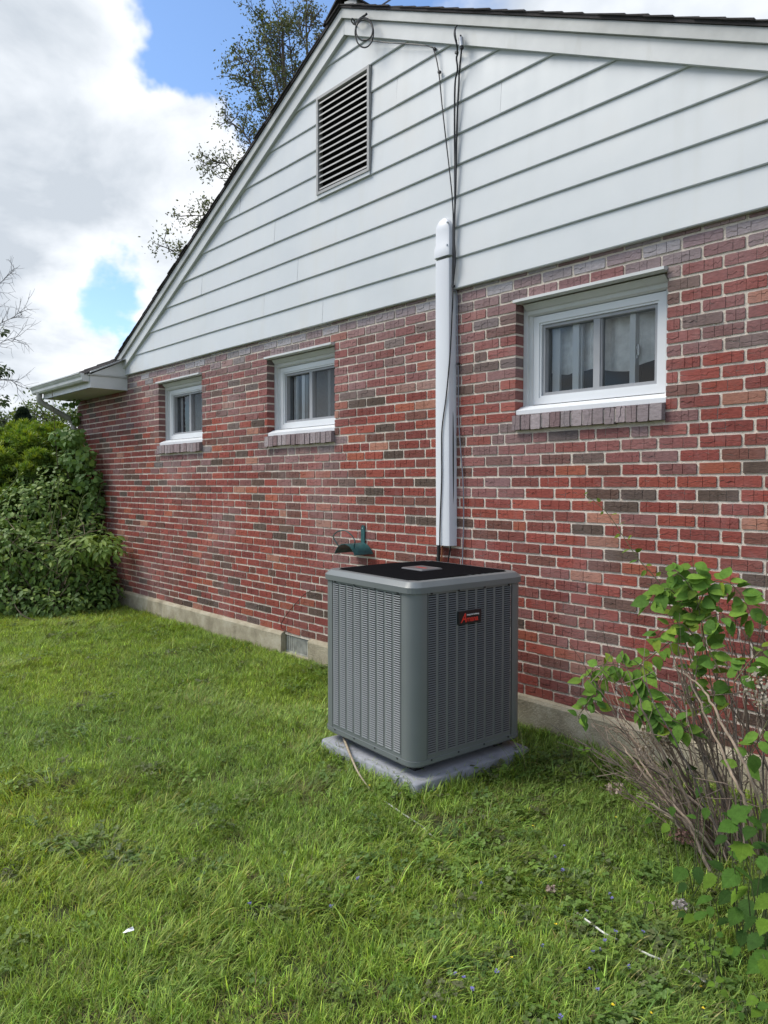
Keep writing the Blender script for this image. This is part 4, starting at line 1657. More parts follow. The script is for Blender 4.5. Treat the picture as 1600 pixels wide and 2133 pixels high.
def text_obj(name, body, size, mat, parent, loc, rot, extrude=0.0006, shear=0.0, sx=1.0):
    cu = bpy.data.curves.new(name, 'FONT')
    cu.body = body
    cu.size = size
    cu.extrude = extrude
    cu.shear = shear
    cu.align_x = 'LEFT'
    cu.offset = size * 0.018
    cu.materials.append(mat)
    t_o = bpy.data.objects.new(name, cu)
    COL.objects.link(t_o)
    me = bpy.data.meshes.new_from_object(t_o.evaluated_get(bpy.context.evaluated_depsgraph_get()))
    bpy.data.objects.remove(t_o)
    o = link(name, me, parent)
    o.location = loc
    o.rotation_euler = rot
    o.scale = (sx, 1, 1)
    return o


# plate in the middle of the grille
tb = MB()
loft(tb, [rrect(0.088, 0.006, zg + 0.003, 3, 0.075), rrect(0.088, 0.006, zg + 0.007, 3, 0.075), rrect(0.082, 0.006, zg + 0.012, 3, 0.069)], True, True, True)
tbadge = acb(tb, 'grille_plate', M_BADGEGREY, smooth=30)
text_obj('lettering', 'Amana', 0.030, M_RED, tbadge, (-0.042, -0.011, zg + 0.0124), (0, 0, 0), 0.0005, 0.25, 1.0)
# badge on the +x face
bx = HW_ + 0.0015
bp0 = (bx + 0.009, -HW_ + 0.285, ZT - 0.176)
bd = MB()
bw_, bh_ = 0.160, 0.066
loft(bd, [[(bx, bp0[1] + y, bp0[2] + z) for y, z in ((0, 0), (bw_, 0), (bw_, bh_), (0, bh_))],
          [(bx + 0.007, bp0[1] + y, bp0[2] + z) for y, z in ((0, 0), (bw_, 0), (bw_, bh_), (0, bh_))],
          [(bx + 0.009, bp0[1] + y, bp0[2] + z) for y, z in ((0.003, 0.003), (bw_ - 0.003, 0.003), (bw_ - 0.003, bh_ - 0.003), (0.003, bh_ - 0.003))]], True, False, True)
badge = acb(bd, 'badge', M_BADGE)
RXY = (math.pi / 2, 0, math.pi / 2)
text_obj('lettering', 'A', 0.064, M_RED, badge, (bp0[0] + 0.0004, bp0[1] + 0.016, bp0[2] + 0.009), RXY, 0.0007, 0.32, 0.86)
text_obj('lettering', 'mana', 0.039, M_RED, badge, (bp0[0] + 0.0004, bp0[1] + 0.053, bp0[2] + 0.011), RXY, 0.0007, 0.12, 0.98)
text_obj('lettering', 'Heating & Air Conditioning', 0.0110, M_WHITE, badge, (bp0[0] + 0.0004, bp0[1] + 0.056, bp0[2] + 0.041), RXY, 0.0005, 0.0, 0.70)

# ------------------------------------------------------------------ plants: leaf shapes


def leaf_shape(L=1.0, Wd=0.5, fold=0.16, curl=0.18, teeth=0, tip=0.35):
    """leaf along +y from the origin, normal +z, folded along the midrib"""
    n = 7 if teeth == 0 else teeth
    ts = [i / n for i in range(n + 1)]

    def width(t):
        return Wd * 0.5 * (math.sin(math.pi * min(1, t ** 0.72)) ** 0.85) * (1 - 0.25 * max(0, t - 0.6) / 0.4)
    mid, lef, rig = [], [], []
    for i, t in enumerate(ts):
        z = -curl * L * t * t * 0.6
        mid.append((0, t * L, z))
        w = width(t)
        if teeth and 0 < i < n:
            w *= 1.0 + (0.14 if i % 2 else -0.08)
        lef.append((-w, t * L - (0.03 * L if teeth and i % 2 else 0), z + fold * w))
        rig.append((w, t * L - (0.03 * L if teeth and i % 2 else 0), z + fold * w))
    v = mid + lef + rig
    N = n + 1
    f = []
    for i in range(n):
        f.append((i, i + 1, N + i + 1, N + i))
        f.append((i, 2 * N + i, 2 * N + i + 1, i + 1))
    return v, f


def lobed_leaf(L=1.0):
    """broad maple-like blade with five points and toothed rim"""
    rim = [(0.0, 0.0), (0.20, -0.06), (0.42, 0.06), (0.36, 0.18), (0.56, 0.40), (0.40, 0.44), (0.42, 0.56), (0.26, 0.58), (0.20, 0.74), (0.12, 0.80), (0.0, 1.0)]
    pts = rim + [(-x, y) for x, y in rim[-2:0:-1]]
    v = [(0, 0.35 * L, 0.0)]
    for x, y in pts:
        r_ = math.hypot(x, y - 0.35)
        v.append((x * L, y * L, (-0.25 * r_ * r_ + 0.10 * abs(x)) * L))
    n = len(pts)
    return v, [(0, 1 + i, 1 + (i + 1) % n) for i in range(n)]


def as_mesh(name, vf, mat, smooth=True):
    me = bpy.data.meshes.new(name)
    me.from_pydata(vf[0], [], vf[1])
    me.materials.append(mat)
    if smooth:
        shade_smooth(me, 60)
    return me


def leaf_cloud(name, centres, normals, axes, sizes, tints, shapes, mat=None, parent=None, kind='stuff'):
    bases = [triangulate(*s) for s in shapes]
    which = NR.randint(len(bases), size=len(centres))
    R = rot_basis(normals, axes) * sizes[:, None, None]
    V, T, C_ = join_copies(bases, which, R, centres, tints)
    org = np.array(parent.location) if parent is not None else np.zeros(3)
    me = tri_mesh(name, V - org, T, C_, smooth=True)
    me.materials.append(mat or M_LEAF)
    o = link(name, me, parent)
    o.color = (0, 0, 0, 1)
    if kind:
        o['kind'] = kind
    return o


def unit(v):
    return v / np.maximum(np.linalg.norm(v, axis=-1, keepdims=True), 1e-9)


def tint_mix(n, cols, jit=0.18):
    cols = np.array(cols)
    a = cols[NR.randint(len(cols), size=n)]
    b = cols[NR.randint(len(cols), size=n)]
    t = NR.rand(n, 1)
    return (a * t + b * (1 - t)) * NR.uniform(1 - jit, 1 + jit, size=(n, 1))


SIMPLE_LEAVES = [leaf_shape(1, 0.52, 0.2, 0.2), leaf_shape(1, 0.62, 0.1, 0.35), leaf_shape(1, 0.45, 0.28, 0.1)]
LOW_LEAVES = [([(0, 0, 0), (-0.28, 0.5, 0.06), (0, 1.0, -0.12), (0.28, 0.5, 0.06), (0, 0.5, 0.0)], [(0, 4, 1), (1, 4, 2), (2, 4, 3), (3, 4, 0)]),
              ([(0, 0, 0), (-0.22, 0.45, 0.02), (0, 1.0, -0.25), (0.22, 0.45, 0.02), (0, 0.5, -0.04)], [(0, 4, 1), (1, 4, 2), (2, 4, 3), (3, 4, 0)])]

# ------------------------------------------------------------------ hedge at the left end of the house


def blob_points(blobs, per, inner=0.35):
    """points in a union of ellipsoids; returns points and outward directions"""
    P, D = [], []
    for c, r, w in blobs:
        n = int(per * w)
        d = unit(NR.normal(size=(n, 3)))
        rad = (inner + (1 - inner) * NR.rand(n, 1) ** 0.45)
        bump = 1 + 0.16 * np.sin(d[:, :1] * 7 + c[0] * 3) * np.cos(d[:, 2:] * 6 + c[2] * 5)
        P.append(np.array(c) + d * rad * np.array(r) * bump)
        D.append(d)
    return np.concatenate(P), np.concatenate(D)


TOCAM = -np.array([FWD[0], FWD[1], 0.0])


def hblob(u, v, dist, rw, rh, rd=None):
    return (A(u, v, dist), (rw, rd or rw, rh))

# yew: dense short needles, yellow-green new growth
yew = empty('yew_bush', tuple(G(60, 1265)))
tag(yew, 'dense yew bush with yellow green tips beyond the corner of the house', 'bush')
yb0_ = [hblob(10, 986, 9.9, 0.62, 0.42), hblob(95, 961, 10.3, 0.5, 0.42), hblob(150, 966, 10.4, 0.5, 0.42), hblob(70, 1011, 9.7, 0.5, 0.4), hblob(20, 1086, 9.5, 0.45, 0.5), hblob(-90, 1006, 9.9, 0.7, 0.6),
       hblob(130, 1066, 10.0, 0.55, 0.6), hblob(60, 1156, 10.0, 0.8, 0.9), hblob(35, 931, 10.6, 0.3, 0.26), hblob(185, 1016, 10.5, 0.35, 0.5), hblob(-120, 1156, 9.8, 0.8, 0.9)]
yb_ = list(yb0_)
for i in range(90):                          # clumps of new growth on the surface
    c, r = yb0_[i % len(yb0_)]
    d = unit(NR.normal(size=3) + TOCAM * 0.7 + np.array([0, 0, 0.5]))
    q = NR.uniform(0.08, 0.17)
    yb_.append((np.array(c) + d * np.array(r) * NR.uniform(0.85, 1.12), (q, q, q * 1.15)))
P, D = blob_points([(c, r, r[0] * r[2] * (3.4 if i < len(yb0_) else 9)) for i, (c, r) in enumerate(yb_)], 1500, 0.45)
k = P[:, 2] > 0.03
P, D = P[k], D[k]
needle = []
nv_, nf_ = [], []
for i in range(9):
    a = 2 * math.pi * i / 9 + 0.3
    el = 0.5 + 0.35 * (i % 3)
    d = np.array([math.cos(a) * math.cos(el), math.sin(a) * math.cos(el), math.sin(el)])
    s_ = np.cross(d, [0, 0, 1.0])
    s_ /= np.linalg.norm(s_)
    b = len(nv_)
    nv_ += [tuple(-s_ * 0.05), tuple(s_ * 0.05), tuple(d * 0.6 + s_ * 0.10), tuple(d), tuple(d * 0.6 - s_ * 0.10)]
    nf_ += [(b, b + 1, b + 2, b + 3, b + 4)]
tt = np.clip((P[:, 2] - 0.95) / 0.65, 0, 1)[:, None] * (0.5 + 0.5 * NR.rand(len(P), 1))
out_ = np.clip(D[:, 2:] * 0.8 + 0.5, 0, 1)  # paler where high and facing up: new growth plus toplight in the tint
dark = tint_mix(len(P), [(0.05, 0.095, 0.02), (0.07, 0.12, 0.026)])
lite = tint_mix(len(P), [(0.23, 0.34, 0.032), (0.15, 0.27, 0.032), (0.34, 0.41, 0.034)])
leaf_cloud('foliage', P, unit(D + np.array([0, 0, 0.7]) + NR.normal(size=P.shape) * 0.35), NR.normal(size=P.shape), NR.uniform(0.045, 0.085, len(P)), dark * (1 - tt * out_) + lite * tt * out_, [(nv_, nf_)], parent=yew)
st = MB()
yo = np.array(yew.location)
for i in range(14):
    c = np.array(yb_[i % len(yb_)][0])
    b0 = np.array([yo[0] + RNG.uniform(-0.3, 0.3), yo[1] + RNG.uniform(-0.2, 0.3), 0.0])
    st.tube([b0 - yo, (b0 * 0.5 + c * 0.5) - yo + np.array([0, 0, -0.1]), c - yo], 0.025, 6, 0.008)
st.build('branch', M_BARK, yew)


def leafy(name, label, cat, base, blobs, per, size, cols, n_parts, stems=10, inner=0.5, shapes=None, up=0.6, light=None, sr=0.008):
    o = empty(name, tuple(base))
    tag(o, label, cat)
    P, D = blob_points([(c, r, r[0] * r[2] * 4) for c, r in blobs], per, inner)
    k = (P[:, 2] > 0.02) & ((P[:, 1] < -0.03) | (P[:, 0] < XL - 0.05))
    P, D = P[k], D[k]
    n = len(P)
    N_ = unit(D * 0.6 + np.array([0, 0, up]) + TOCAM * 0.35 + NR.normal(size=P.shape) * 0.38)
    ax = unit(D + np.array([0, 0, -0.5]) + NR.normal(size=P.shape) * 0.5)
    sz = NR.uniform(size[0], size[1], n)
    tn = tint_mix(n, cols)
    if light is not None:
        hi = (NR.rand(n) < light[0]) & (D[:, 2] > -0.2)
        tn[hi] = tint_mix(hi.sum(), light[1])
    # the leaves that show largest (outer, facing the camera) are parts of their own
    front = (D @ (TOCAM + np.array([0, 0, 0.3]))) + NR.rand(n) * 0.6 + (np.linalg.norm((P - np.array(base)), axis=1) * 0)
    order = np.argsort(-front * sz)
    uv = np.array([proj(q)[:2] for q in P])
    vis = [i for i in order if -5 < uv[i, 0] < 1605 and 5 < uv[i, 1] < 2130][:n_parts]
    rest_ = np.ones(n, bool)
    rest_[vis] = False
    shp = shapes or SIMPLE_LEAVES
    mes = [as_mesh('leaf', s, M_LEAF) for s in shp]
    Rm = rot_basis(N_, ax)
    for i in vis:
        lo = link('leaf', mes[NR.randint(len(mes))], o)
        m4 = Matrix([list(map(float, Rm[i][r] * sz[i])) + [float(P[i][r] - base[r])] for r in range(3)] + [[0, 0, 0, 1]])
        lo.matrix_local = m4
        lo.color = (*tn[i], 1)
    leaf_cloud('foliage', P[rest_], N_[rest_], ax[rest_], sz[rest_], tn[rest_], shp, parent=o)
    if stems:
        sm = MB()
        for i in range(stems):
            c = np.array(blobs[i % len(blobs)][0]) + NR.normal(size=3) * 0.15
            b0 = np.array(base) + np.array([RNG.uniform(-0.4, 0.4), RNG.uniform(-0.15, 0.25), 0])
            m_ = (b0 + c) / 2 + NR.normal(size=3) * 0.08
            sm.tube([q - np.array(base) for q in catmull([b0, m_, c], 4)], sr, 5, sr * 0.4)
        so = sm.build('stems', M_STEM, o)
        so.color = (0.09, 0.065, 0.045, 1)
    return o


GREENS = [(0.105, 0.185, 0.034), (0.13, 0.22, 0.042), (0.080, 0.15, 0.034), (0.16, 0.25, 0.045)]
LIGHTG = [(0.19, 0.28, 0.05), (0.16, 0.24, 0.045), (0.23, 0.31, 0.055)]
leafy('creeper_shrub', 'tangled leafy shrub with long arching shoots between the yew and the lawn', 'shrub', G(110, 1275),
      [hblob(60, 1075, 9.0, 0.42, 0.40), hblob(110, 1050, 9.2, 0.38, 0.35), hblob(20, 1150, 8.7, 0.5, 0.38), hblob(110, 1160, 8.8, 0.46, 0.42), hblob(165, 1120, 9.1, 0.30, 0.34), hblob(150, 1190, 8.8, 0.40, 0.36), hblob(190, 1215, 8.85, 0.26, 0.26), hblob(-60, 1160, 8.7, 0.5, 0.5), hblob(140, 975, 9.6, 0.22, 0.22), hblob(165, 925, 9.9, 0.22, 0.18), hblob(110, 1000, 9.3, 0.22, 0.18), hblob(60, 1005, 9.3, 0.18, 0.14)],
      1500, (0.040, 0.082), GREENS, 220, 16, 0.45, None, 0.5, (0.28, LIGHTG))
leafy('corner_vine', 'round leaved green vine climbing the brick corner to the soffit', 'vine', G(200, 1262) + np.array([-0.4, -0.1, 0]),
      [(W(138, 912, -0.34), (0.36, 0.16, 0.12)), (W(160, 955, -0.26), (0.36, 0.20, 0.14)), (W(184, 1000, -0.18), (0.22, 0.14, 0.18)), (W(196, 1045, -0.13), (0.16, 0.13, 0.2)), (W(158, 868, -0.06), (0.05, 0.04, 0.10)), (W(150, 838, -0.15), (0.22, 0.05, 0.02)), (W(180, 1090, -0.2), (0.22, 0.14, 0.2))],
      1300, (0.045, 0.085), [(0.11, 0.20, 0.045), (0.15, 0.245, 0.055), (0.09, 0.165, 0.04)], 120, 7, 0.5, [leaf_shape(1, 0.85, 0.08, 0.3), leaf_shape(1, 0.75, 0.15, 0.2)], 0.3)
leafy('low_shrub', 'low broad leaved shrub at the foot of the hedge on the lawn edge', 'shrub', G(90, 1290),
      [hblob(20, 1240, 8.5, 0.42, 0.24), hblob(75, 1255, 8.4, 0.36, 0.20), hblob(130, 1262, 8.4, 0.30, 0.16), hblob(180, 1250, 8.6, 0.28, 0.20), hblob(222, 1240, 8.7, 0.18, 0.22), hblob(-50, 1235, 8.5, 0.4, 0.3), hblob(215, 1205, 8.75, 0.16, 0.16)],
      1400, (0.04, 0.08), [(0.10, 0.175, 0.034), (0.075, 0.14, 0.033), (0.135, 0.22, 0.045)], 120, 8, 0.4, None, 0.9, (0.2, LIGHTG))
leafy('sapling', 'young bright green sapling with pointed drooping leaves reaching past the hedge to the bricks', 'sapling', G(190, 1262),
      [hblob(205, 1130, 8.6, 0.24, 0.12), hblob(170, 1140, 8.55, 0.24, 0.14), hblob(225, 1150, 8.55, 0.20, 0.10), hblob(150, 1165, 8.5, 0.16, 0.10), hblob(235, 1120, 8.7, 0.10, 0.06)],
      900, (0.07, 0.125), [(0.17, 0.26, 0.045), (0.13, 0.215, 0.042), (0.21, 0.29, 0.05)], 110, 6, 0.3, [leaf_shape(1, 0.42, 0.2, 0.4), leaf_shape(1, 0.38, 0.25, 0.3)], 0.9, None, 0.004)
for i, pts in enumerate(([(105, 1130), (112, 1080), (120, 1040), (124, 990)], [(150, 1130), (160, 1080), (172, 1040), (185, 1028), (192, 1036)], [(95, 1080), (105, 1045), (115, 1005)], [(0, 1035), (20, 1015), (35, 995), (36, 980), (28, 972)],
                         [(35, 1150), (45, 1080), (52, 1050)], [(200, 1140), (210, 1110), (216, 1085)], [(0, 1190), (30, 1165), (60, 1140), (90, 1120)])):
    cable('vine_shoot', 'slender green shoot arching out of the hedge ' + ['below the dark gap', 'with its tip hooked towards the wall', 'straight up in the middle', 'looping back at the left edge', 'short and upright at the left', 'nearest the brick wall', 'lying low across the leaves'][i], [A(u, v, 8.45 + 0.1 * (i % 3)) for u, v in pts], 0.006, M_LEAF, 'shoot', 'green shoots arching from the hedge', 5).color = (0.13, 0.17, 0.05, 1)

# ------------------------------------------------------------------ trees behind


M_HAZEBARK = simple('hazed_grey_bark', (0.30, 0.29, 0.295), 0.95, 0.25, 3.0)  # grey bark, paled further by distance haze put into the colour


def limb(mb, pts, r0, r1, sides=6, org=np.zeros(3)):
    mb.tube([q - org for q in catmull(pts, 5)], r0, sides, r1)


def twigs(mb, p0, d0, ln, r, depth, tips, spread=0.55, org=np.zeros(3), up=0.25, nmin=2, nmax=4):
    d = unit(np.array(d0, float))
    n = 3
    pts = [np.array(p0)]
    for i in range(n):
        d = unit(d + NR.normal(size=3) * 0.14 + np.array([0, 0, up * 0.12]))
        pts.append(pts[-1] + d * ln / n)
    mb.tube([q - org for q in pts], r, 4 if depth < 2 else 5, r * 0.55, cap=False)
    if depth == 0:
        tips.append((pts[-1], d))
        return
    for k in range(RNG.randint(nmin, nmax)):
        q = pts[1 + k % n] if k else pts[-1]
        dd = unit(d + NR.normal(size=3) * spread)
        twigs(mb, q, dd, ln * RNG.uniform(0.55, 0.8), r * 0.6, depth - 1, tips, spread, org, up, nmin, nmax)


def big_tree(name, label, dist, base_uv, trunk, limbs, r0, leaf_n, leaf_size, cols, spread_leaf=0.42, depth=2, tw_len=0.95, light=None, bark=None, thin=1.0):
    base = A(*base_uv, dist)
    base[2] = 0.0
    o = empty(name, tuple(base))
    tag(o, label, 'tree')
    tm = MB()
    tpts = [base] + [A(u, v, dist + dz) for u, v, dz in trunk]
    limb(tm, tpts, r0, r0 * 0.14, 9, base)
    tm.build('trunk', bark or M_BARK, o, smooth=60)
    bmb = MB()
    tips = []
    for pts in limbs:
        P = [A(u, v, dist + dz) for u, v, dz in pts]
        limb(bmb, P, r0 * 0.22 * thin, r0 * 0.06 * thin, 5, base)
        C = catmull(P, 6)
        for i in range(2, len(C)):
            for _ in range(2 if i < len(C) * 0.6 else 1):
                d = unit(C[i] - C[i - 1]) * 0.8 + NR.normal(size=3) * 0.6
                twigs(bmb, C[i], d, tw_len * RNG.uniform(0.5, 1.0), 0.018 * dist / 22 * thin, depth - 1, tips, 0.6, base)
        tips.append((C[-1], unit(C[-1] - C[-2])))
    bmb.build('limbs', bark or M_BARK, o)
    if leaf_n:
        tp_ = np.array([t[0] for t in tips])
        n = len(tp_) * leaf_n
        P = np.repeat(tp_, leaf_n, axis=0) + NR.normal(size=(n, 3)) * spread_leaf * NR.rand(n, 1)
        tn = tint_mix(n, cols, 0.3)
        if light is not None:
            blk = np.repeat(NR.rand(len(tp_)) < light[0], leaf_n)
            tn[blk] = tint_mix(blk.sum(), light[1], 0.3)
        leaf_cloud('crown', P, unit(NR.normal(size=(n, 3)) + np.array([0, 0, 0.5])), NR.normal(size=(n, 3)), NR.uniform(*leaf_size, n), tn, LOW_LEAVES, parent=o)
    return o


big_tree('tall_tree', 'tall narrow tree with small dark leaves rising behind the roof', 24.0, (612, 1100),
         [(612, 700, 0), (606, 420, 0.2), (596, 230, 0), (590, 120, 0.2), (588, 40, 0)],
         [[(610, 640, 0), (560, 560, .5), (480, 505, .3), (410, 520, 0), (352, 523, 0)], [(608, 600, 0), (530, 500, -.6), (450, 455, -.3), (398, 448, 0)], [(606, 540, 0), (540, 430, .8), (480, 350, .3), (448, 335, .2)],
          [(604, 470, 0), (560, 360, -.8), (505, 275, -.4), (470, 248, 0)], [(602, 400, 0), (570, 290, .6), (535, 190, .3), (512, 165, .2)], [(598, 330, 0), (560, 200, -.6), (520, 130, -.4), (492, 122, 0)], [(594, 250, 0), (570, 150, .5), (552, 70, .4), (546, 32, .2)],
          [(592, 180, 0), (582, 90, -.4), (578, 25, 0)], [(600, 300, 0), (612, 200, .6), (606, 110, .4), (598, 55, .2)], [(600, 420, 0), (640, 330, .8), (660, 250, .4)], [(606, 520, 0), (600, 380, 1.0), (575, 300, 1.2), (560, 260, 1.3)], 
          [(604, 350, 0), (620, 260, -.6), (600, 180, -.5)]],
         0.17, 17, (0.06, 0.13), [(0.085, 0.115, 0.045), (0.115, 0.140, 0.05), (0.07, 0.085, 0.045), (0.13, 0.125, 0.07)], 0.20, 2, 0.58, (0.16, [(0.17, 0.175, 0.04), (0.14, 0.16, 0.04)]))
big_tree('slender_tree', 'slender small leaved tree top just left of the roof peak', 25.5, (660, 1100),
         [(658, 700, 0), (650, 350, 0), (642, 160, 0), (638, 60, 0), (636, 12, 0)],
         [[(652, 300, 0), (628, 250, .4), (618, 225, .2)], [(648, 220, 0), (625, 170, .3), (616, 140, .2)], [(646, 160, 0), (655, 110, -.3), (660, 75, 0)], [(642, 110, 0), (628, 70, .4), (624, 45, .2)], [(640, 80, 0), (648, 45, -.2), (652, 30, 0)], [(646, 240, 0), (668, 180, .4), (676, 150, .2)], [(638, 60, 0), (637, 15, 0)], [(650, 260, 0), (640, 200, .7), (636, 170, .8)]],
         0.10, 20, (0.06, 0.12), [(0.095, 0.110, 0.05), (0.12, 0.130, 0.06), (0.145, 0.13, 0.075)], 0.19, 1, 0.60)
big_tree('bare_tree', 'nearly bare grey tree reaching in at the edge of the picture', 20.0, (-170, 1100),
         [(-165, 800, 0), (-150, 600, 0), (-130, 400, 0), (-120, 300, 0)],
         [[(-160, 760, 0), (-70, 720, .3), (-10, 680, .2), (25, 662, 0), (42, 650, 0)], [(-155, 700, 0), (-60, 640, -.4), (0, 590, -.2), (30, 560, 0)], [(-162, 800, 0), (-70, 760, .3), (0, 715, .2), (40, 700, 0)], [(-160, 840, 0), (-60, 800, -.3), (10, 790, -.2), (38, 802, 0)]],
         0.17, 0, (0.1, 0.2), GREENS, 0.3, 2, 0.50, None, M_HAZEBARK, 0.5)
cr = leafy('leafy_twig_cluster', 'few green leaves on the low twigs of the bare tree', 'leaves', A(0, 780, 19.8), [hblob(5, 690, 19.8, 0.14, 0.10), hblob(6, 772, 19.8, 0.22, 0.14), hblob(4, 832, 19.8, 0.16, 0.16), hblob(-10, 770, 19.8, 0.2, 0.2)], 500, (0.08, 0.15), [(0.05, 0.075, 0.02), (0.06, 0.09, 0.025)], 0, 0, 0.2)
# far conifer: drooping whorls
hw_ = MB()
horg = A(110, 1180, 8.55)
for i in range(70):
    p0_ = A(RNG.uniform(-20, 190), RNG.uniform(1080, 1260), RNG.uniform(8.35, 8.7))
    d_ = unit(NR.normal(size=3) * 0.6 + np.array([0, 0, 0.8]))
    l_ = RNG.uniform(0.12, 0.4)
    hw_.tube([p0_ - horg, p0_ + d_ * l_ * 0.5 + NR.normal(size=3) * 0.02 - horg, p0_ + d_ * l_ + NR.normal(size=3) * 0.04 - horg], 0.0045, 4, 0.002)
me = hw_.mesh('dead_twigs')
me.materials.append(M_STEM)
dt_ = link('dead_twigs', me, None, tuple(horg))
dt_.color = (0.20, 0.15, 0.10, 1)
tag(dt_, 'thin dead brown twigs showing among the hedge leaves', 'twigs', kind='stuff')
cf = empty('conifer', tuple(A(48, 1100, 34.0) * np.array([1, 1, 0])))
tag(cf, 'small dark blue green conifer peeping over the yew bush', 'tree')
cbase = np.array(cf.location)
tm = MB()
ctop = A(48, 856, 34.0) - cbase
tm.tube([(0, 0, 0), tuple(ctop * np.array([1, 1, 1]))], 0.14, 7, 0.02)
tm.build('trunk', M_BARK, cf)
n = 9000
hh_ = NR.rand(n) ** 0.8
ang = NR.rand(n) * 2 * math.pi
zz = ctop[2] * (1 - hh_ * 0.75)
rad = (0.08 + 1.75 * hh_) * (0.55 + 0.45 * NR.rand(n)) * (0.72 + 0.28 * np.sin(hh_ * 70 + ang * 2))
P = np.stack([np.cos(ang) * rad, np.sin(ang) * rad, zz - 0.22 * rad], 1) + cbase + np.stack([ctop[0] * (zz / ctop[2]), ctop[1] * (zz / ctop[2]), 0 * zz], 1)
D = np.stack([np.cos(ang), np.sin(ang), -0.3 + 0 * ang], 1)
leaf_cloud('crown', P, unit(D * 0.4 + np.array([0, 0, 1.0]) + NR.normal(size=P.shape) * 0.3), D, NR.uniform(0.16, 0.30, n), tint_mix(n, [(0.022, 0.038, 0.028), (0.032, 0.052, 0.032)], 0.3), [(nv_, nf_)], parent=cf)
big_tree('pale_tree', 'pale fresh green tree tops beyond the hedge under the gutter', 40.0, (110, 1100), [(110, 960, 0), (108, 890, 0), (106, 868, 0)],
         [[(110, 930, 0), (80, 890, .4), (64, 868, 0)], [(110, 920, 0), (100, 880, -.4), (92, 862, 0)], [(110, 920, 0), (128, 885, .5), (138, 868, 0)], [(110, 930, 0), (150, 895, .2), (172, 878, 0)], [(110, 940, 0), (70, 905, -.3), (50, 890, 0)], [(110, 940, 0), (130, 910, -.3), (160, 900, 0)], [(110, 940, 0), (96, 900, .3), (100, 880, 0)]],
         0.15, 22, (0.12, 0.26), [(0.13, 0.18, 0.05), (0.10, 0.15, 0.045), (0.17, 0.21, 0.06)], 0.5, 1, 1.1)
big_tree('pale_tree', 'hazy grey green tree far off at the picture edge', 60.0, (-20, 1100), [(-20, 930, 0), (-20, 880, 0)],
         [[(-20, 930, 0), (0, 895, .4), (8, 878, 0)], [(-20, 930, 0), (-40, 890, -.4), (-50, 870, 0)], [(-20, 930, 0), (10, 910, .2), (22, 900, 0)], [(-20, 930, 0), (-20, 890, .2), (-18, 872, 0)]],
         0.15, 24, (0.2, 0.4), [(0.09, 0.125, 0.06), (0.12, 0.15, 0.07)], 0.8, 1, 1.4)
hz = leafy('far_hedge', 'low dark hedge line far beyond the yew', 'hedge', A(60, 1020, 45.0) * np.array([1, 1, 0]), [(A(u, 990, 45.0), (2.6, 2.0, 2.0)) for u in (-120, -40, 40, 120, 200)], 60, (0.25, 0.45), GREENS, 0, 0, 0.5)

# ------------------------------------------------------------------ dead-stemmed shrub on the right
shb = G(1560, 1800)
shrub = empty('flowering_shrub', tuple(shb))
tag(shrub, 'bare brown stemmed shrub with dried flower heads leaning out from the wall', 'shrub')
STEMC = [(0.17, 0.12, 0.085), (0.23, 0.17, 0.125), (0.12, 0.085, 0.06), (0.30, 0.235, 0.175), (0.15, 0.12, 0.10)]


def stem_pts(u0, v0, z0, u1, v1, d1, sag):
    p0 = G(u0, v0)
    p0[2] = z0
    p1 = A(u1, v1, d1)
    p1[1] = min(p1[1], -0.05)
    m1 = p0 + (p1 - p0) * 0.35 + np.array([RNG.uniform(-.02, .02), RNG.uniform(-.02, .02), sag])
    m2 = p0 + (p1 - p0) * 0.7 + np.array([RNG.uniform(-.02, .02), RNG.uniform(-.02, .02), sag * 0.8])
    return [p0, m1, m2, p1]


tw = MB()
tips_s = []
n_stem = 0
SPEC = []
for i in range(44):          # the fan leaning to the left
    t = RNG.random()
    u1 = 1195 + 330 * t + RNG.uniform(-25, 25)
    v1 = 1470 - 130 * t + RNG.uniform(-60, 90)
    SPEC.append((RNG.uniform(1470, 1590), RNG.uniform(1760, 1830), 0.0, u1, v1, RNG.uniform(2.9, 3.45), RNG.uniform(0.0, 0.07)))
for i in range(27):          # the steep ones
    u1 = RNG.uniform(1380, 1640)
    v1 = RNG.uniform(1230, 1440)
    SPEC.append((RNG.uniform(1540, 1680), RNG.uniform(1740, 1830), 0.0, u1, v1, RNG.uniform(2.85, 3.3), RNG.uniform(0.0, 0.05)))
for i in range(16):          # low ones lying over the grass
    u1 = RNG.uniform(1245, 1350)
    v1 = RNG.uniform(1540, 1680)
    SPEC.append((RNG.uniform(1480, 1560), RNG.uniform(1800, 1850), 0.0, u1, v1, RNG.uniform(2.9, 3.2), RNG.uniform(0.0, 0.06)))
BOLD = [[(1512, 1806, 0.02), (1455, 1735, 2.85), (1400, 1672, 2.9), (1345, 1600, 3.0), (1322, 1560, 3.05)], [(1500, 1790, 0.02), (1430, 1720, 2.88), (1370, 1650, 2.95), (1325, 1590, 3.0), (1290, 1545, 3.05)],
        [(1535, 1770, 0.05), (1470, 1690, 2.95), (1425, 1650, 3.0), (1390, 1590, 3.05), (1375, 1560, 3.1)], [(1580, 1800, 0.02), (1560, 1690, 2.75), (1520, 1600, 2.8), (1475, 1500, 2.9), (1430, 1400, 3.0)], [(1600, 1800, 0.02), (1575, 1650, 2.7), (1500, 1500, 2.8), (1460, 1430, 2.9), (1400, 1385, 3.0)]]
for bp in BOLD:
    P = catmull([G(bp[0][0], bp[0][1]) + np.array([0, 0, 0.01])] + [A(*q) for q in bp[1:]], 6)
    P = [q + NR.normal(size=3) * 0.003 for q in P]
    sm = MB()
    sm.tube([q - shb for q in P], 0.0068, 7, 0.0034)
    ob = sm.build('stem', M_STEM, shrub, smooth=60)
    ob.color = (0.33, 0.25, 0.18, 1)
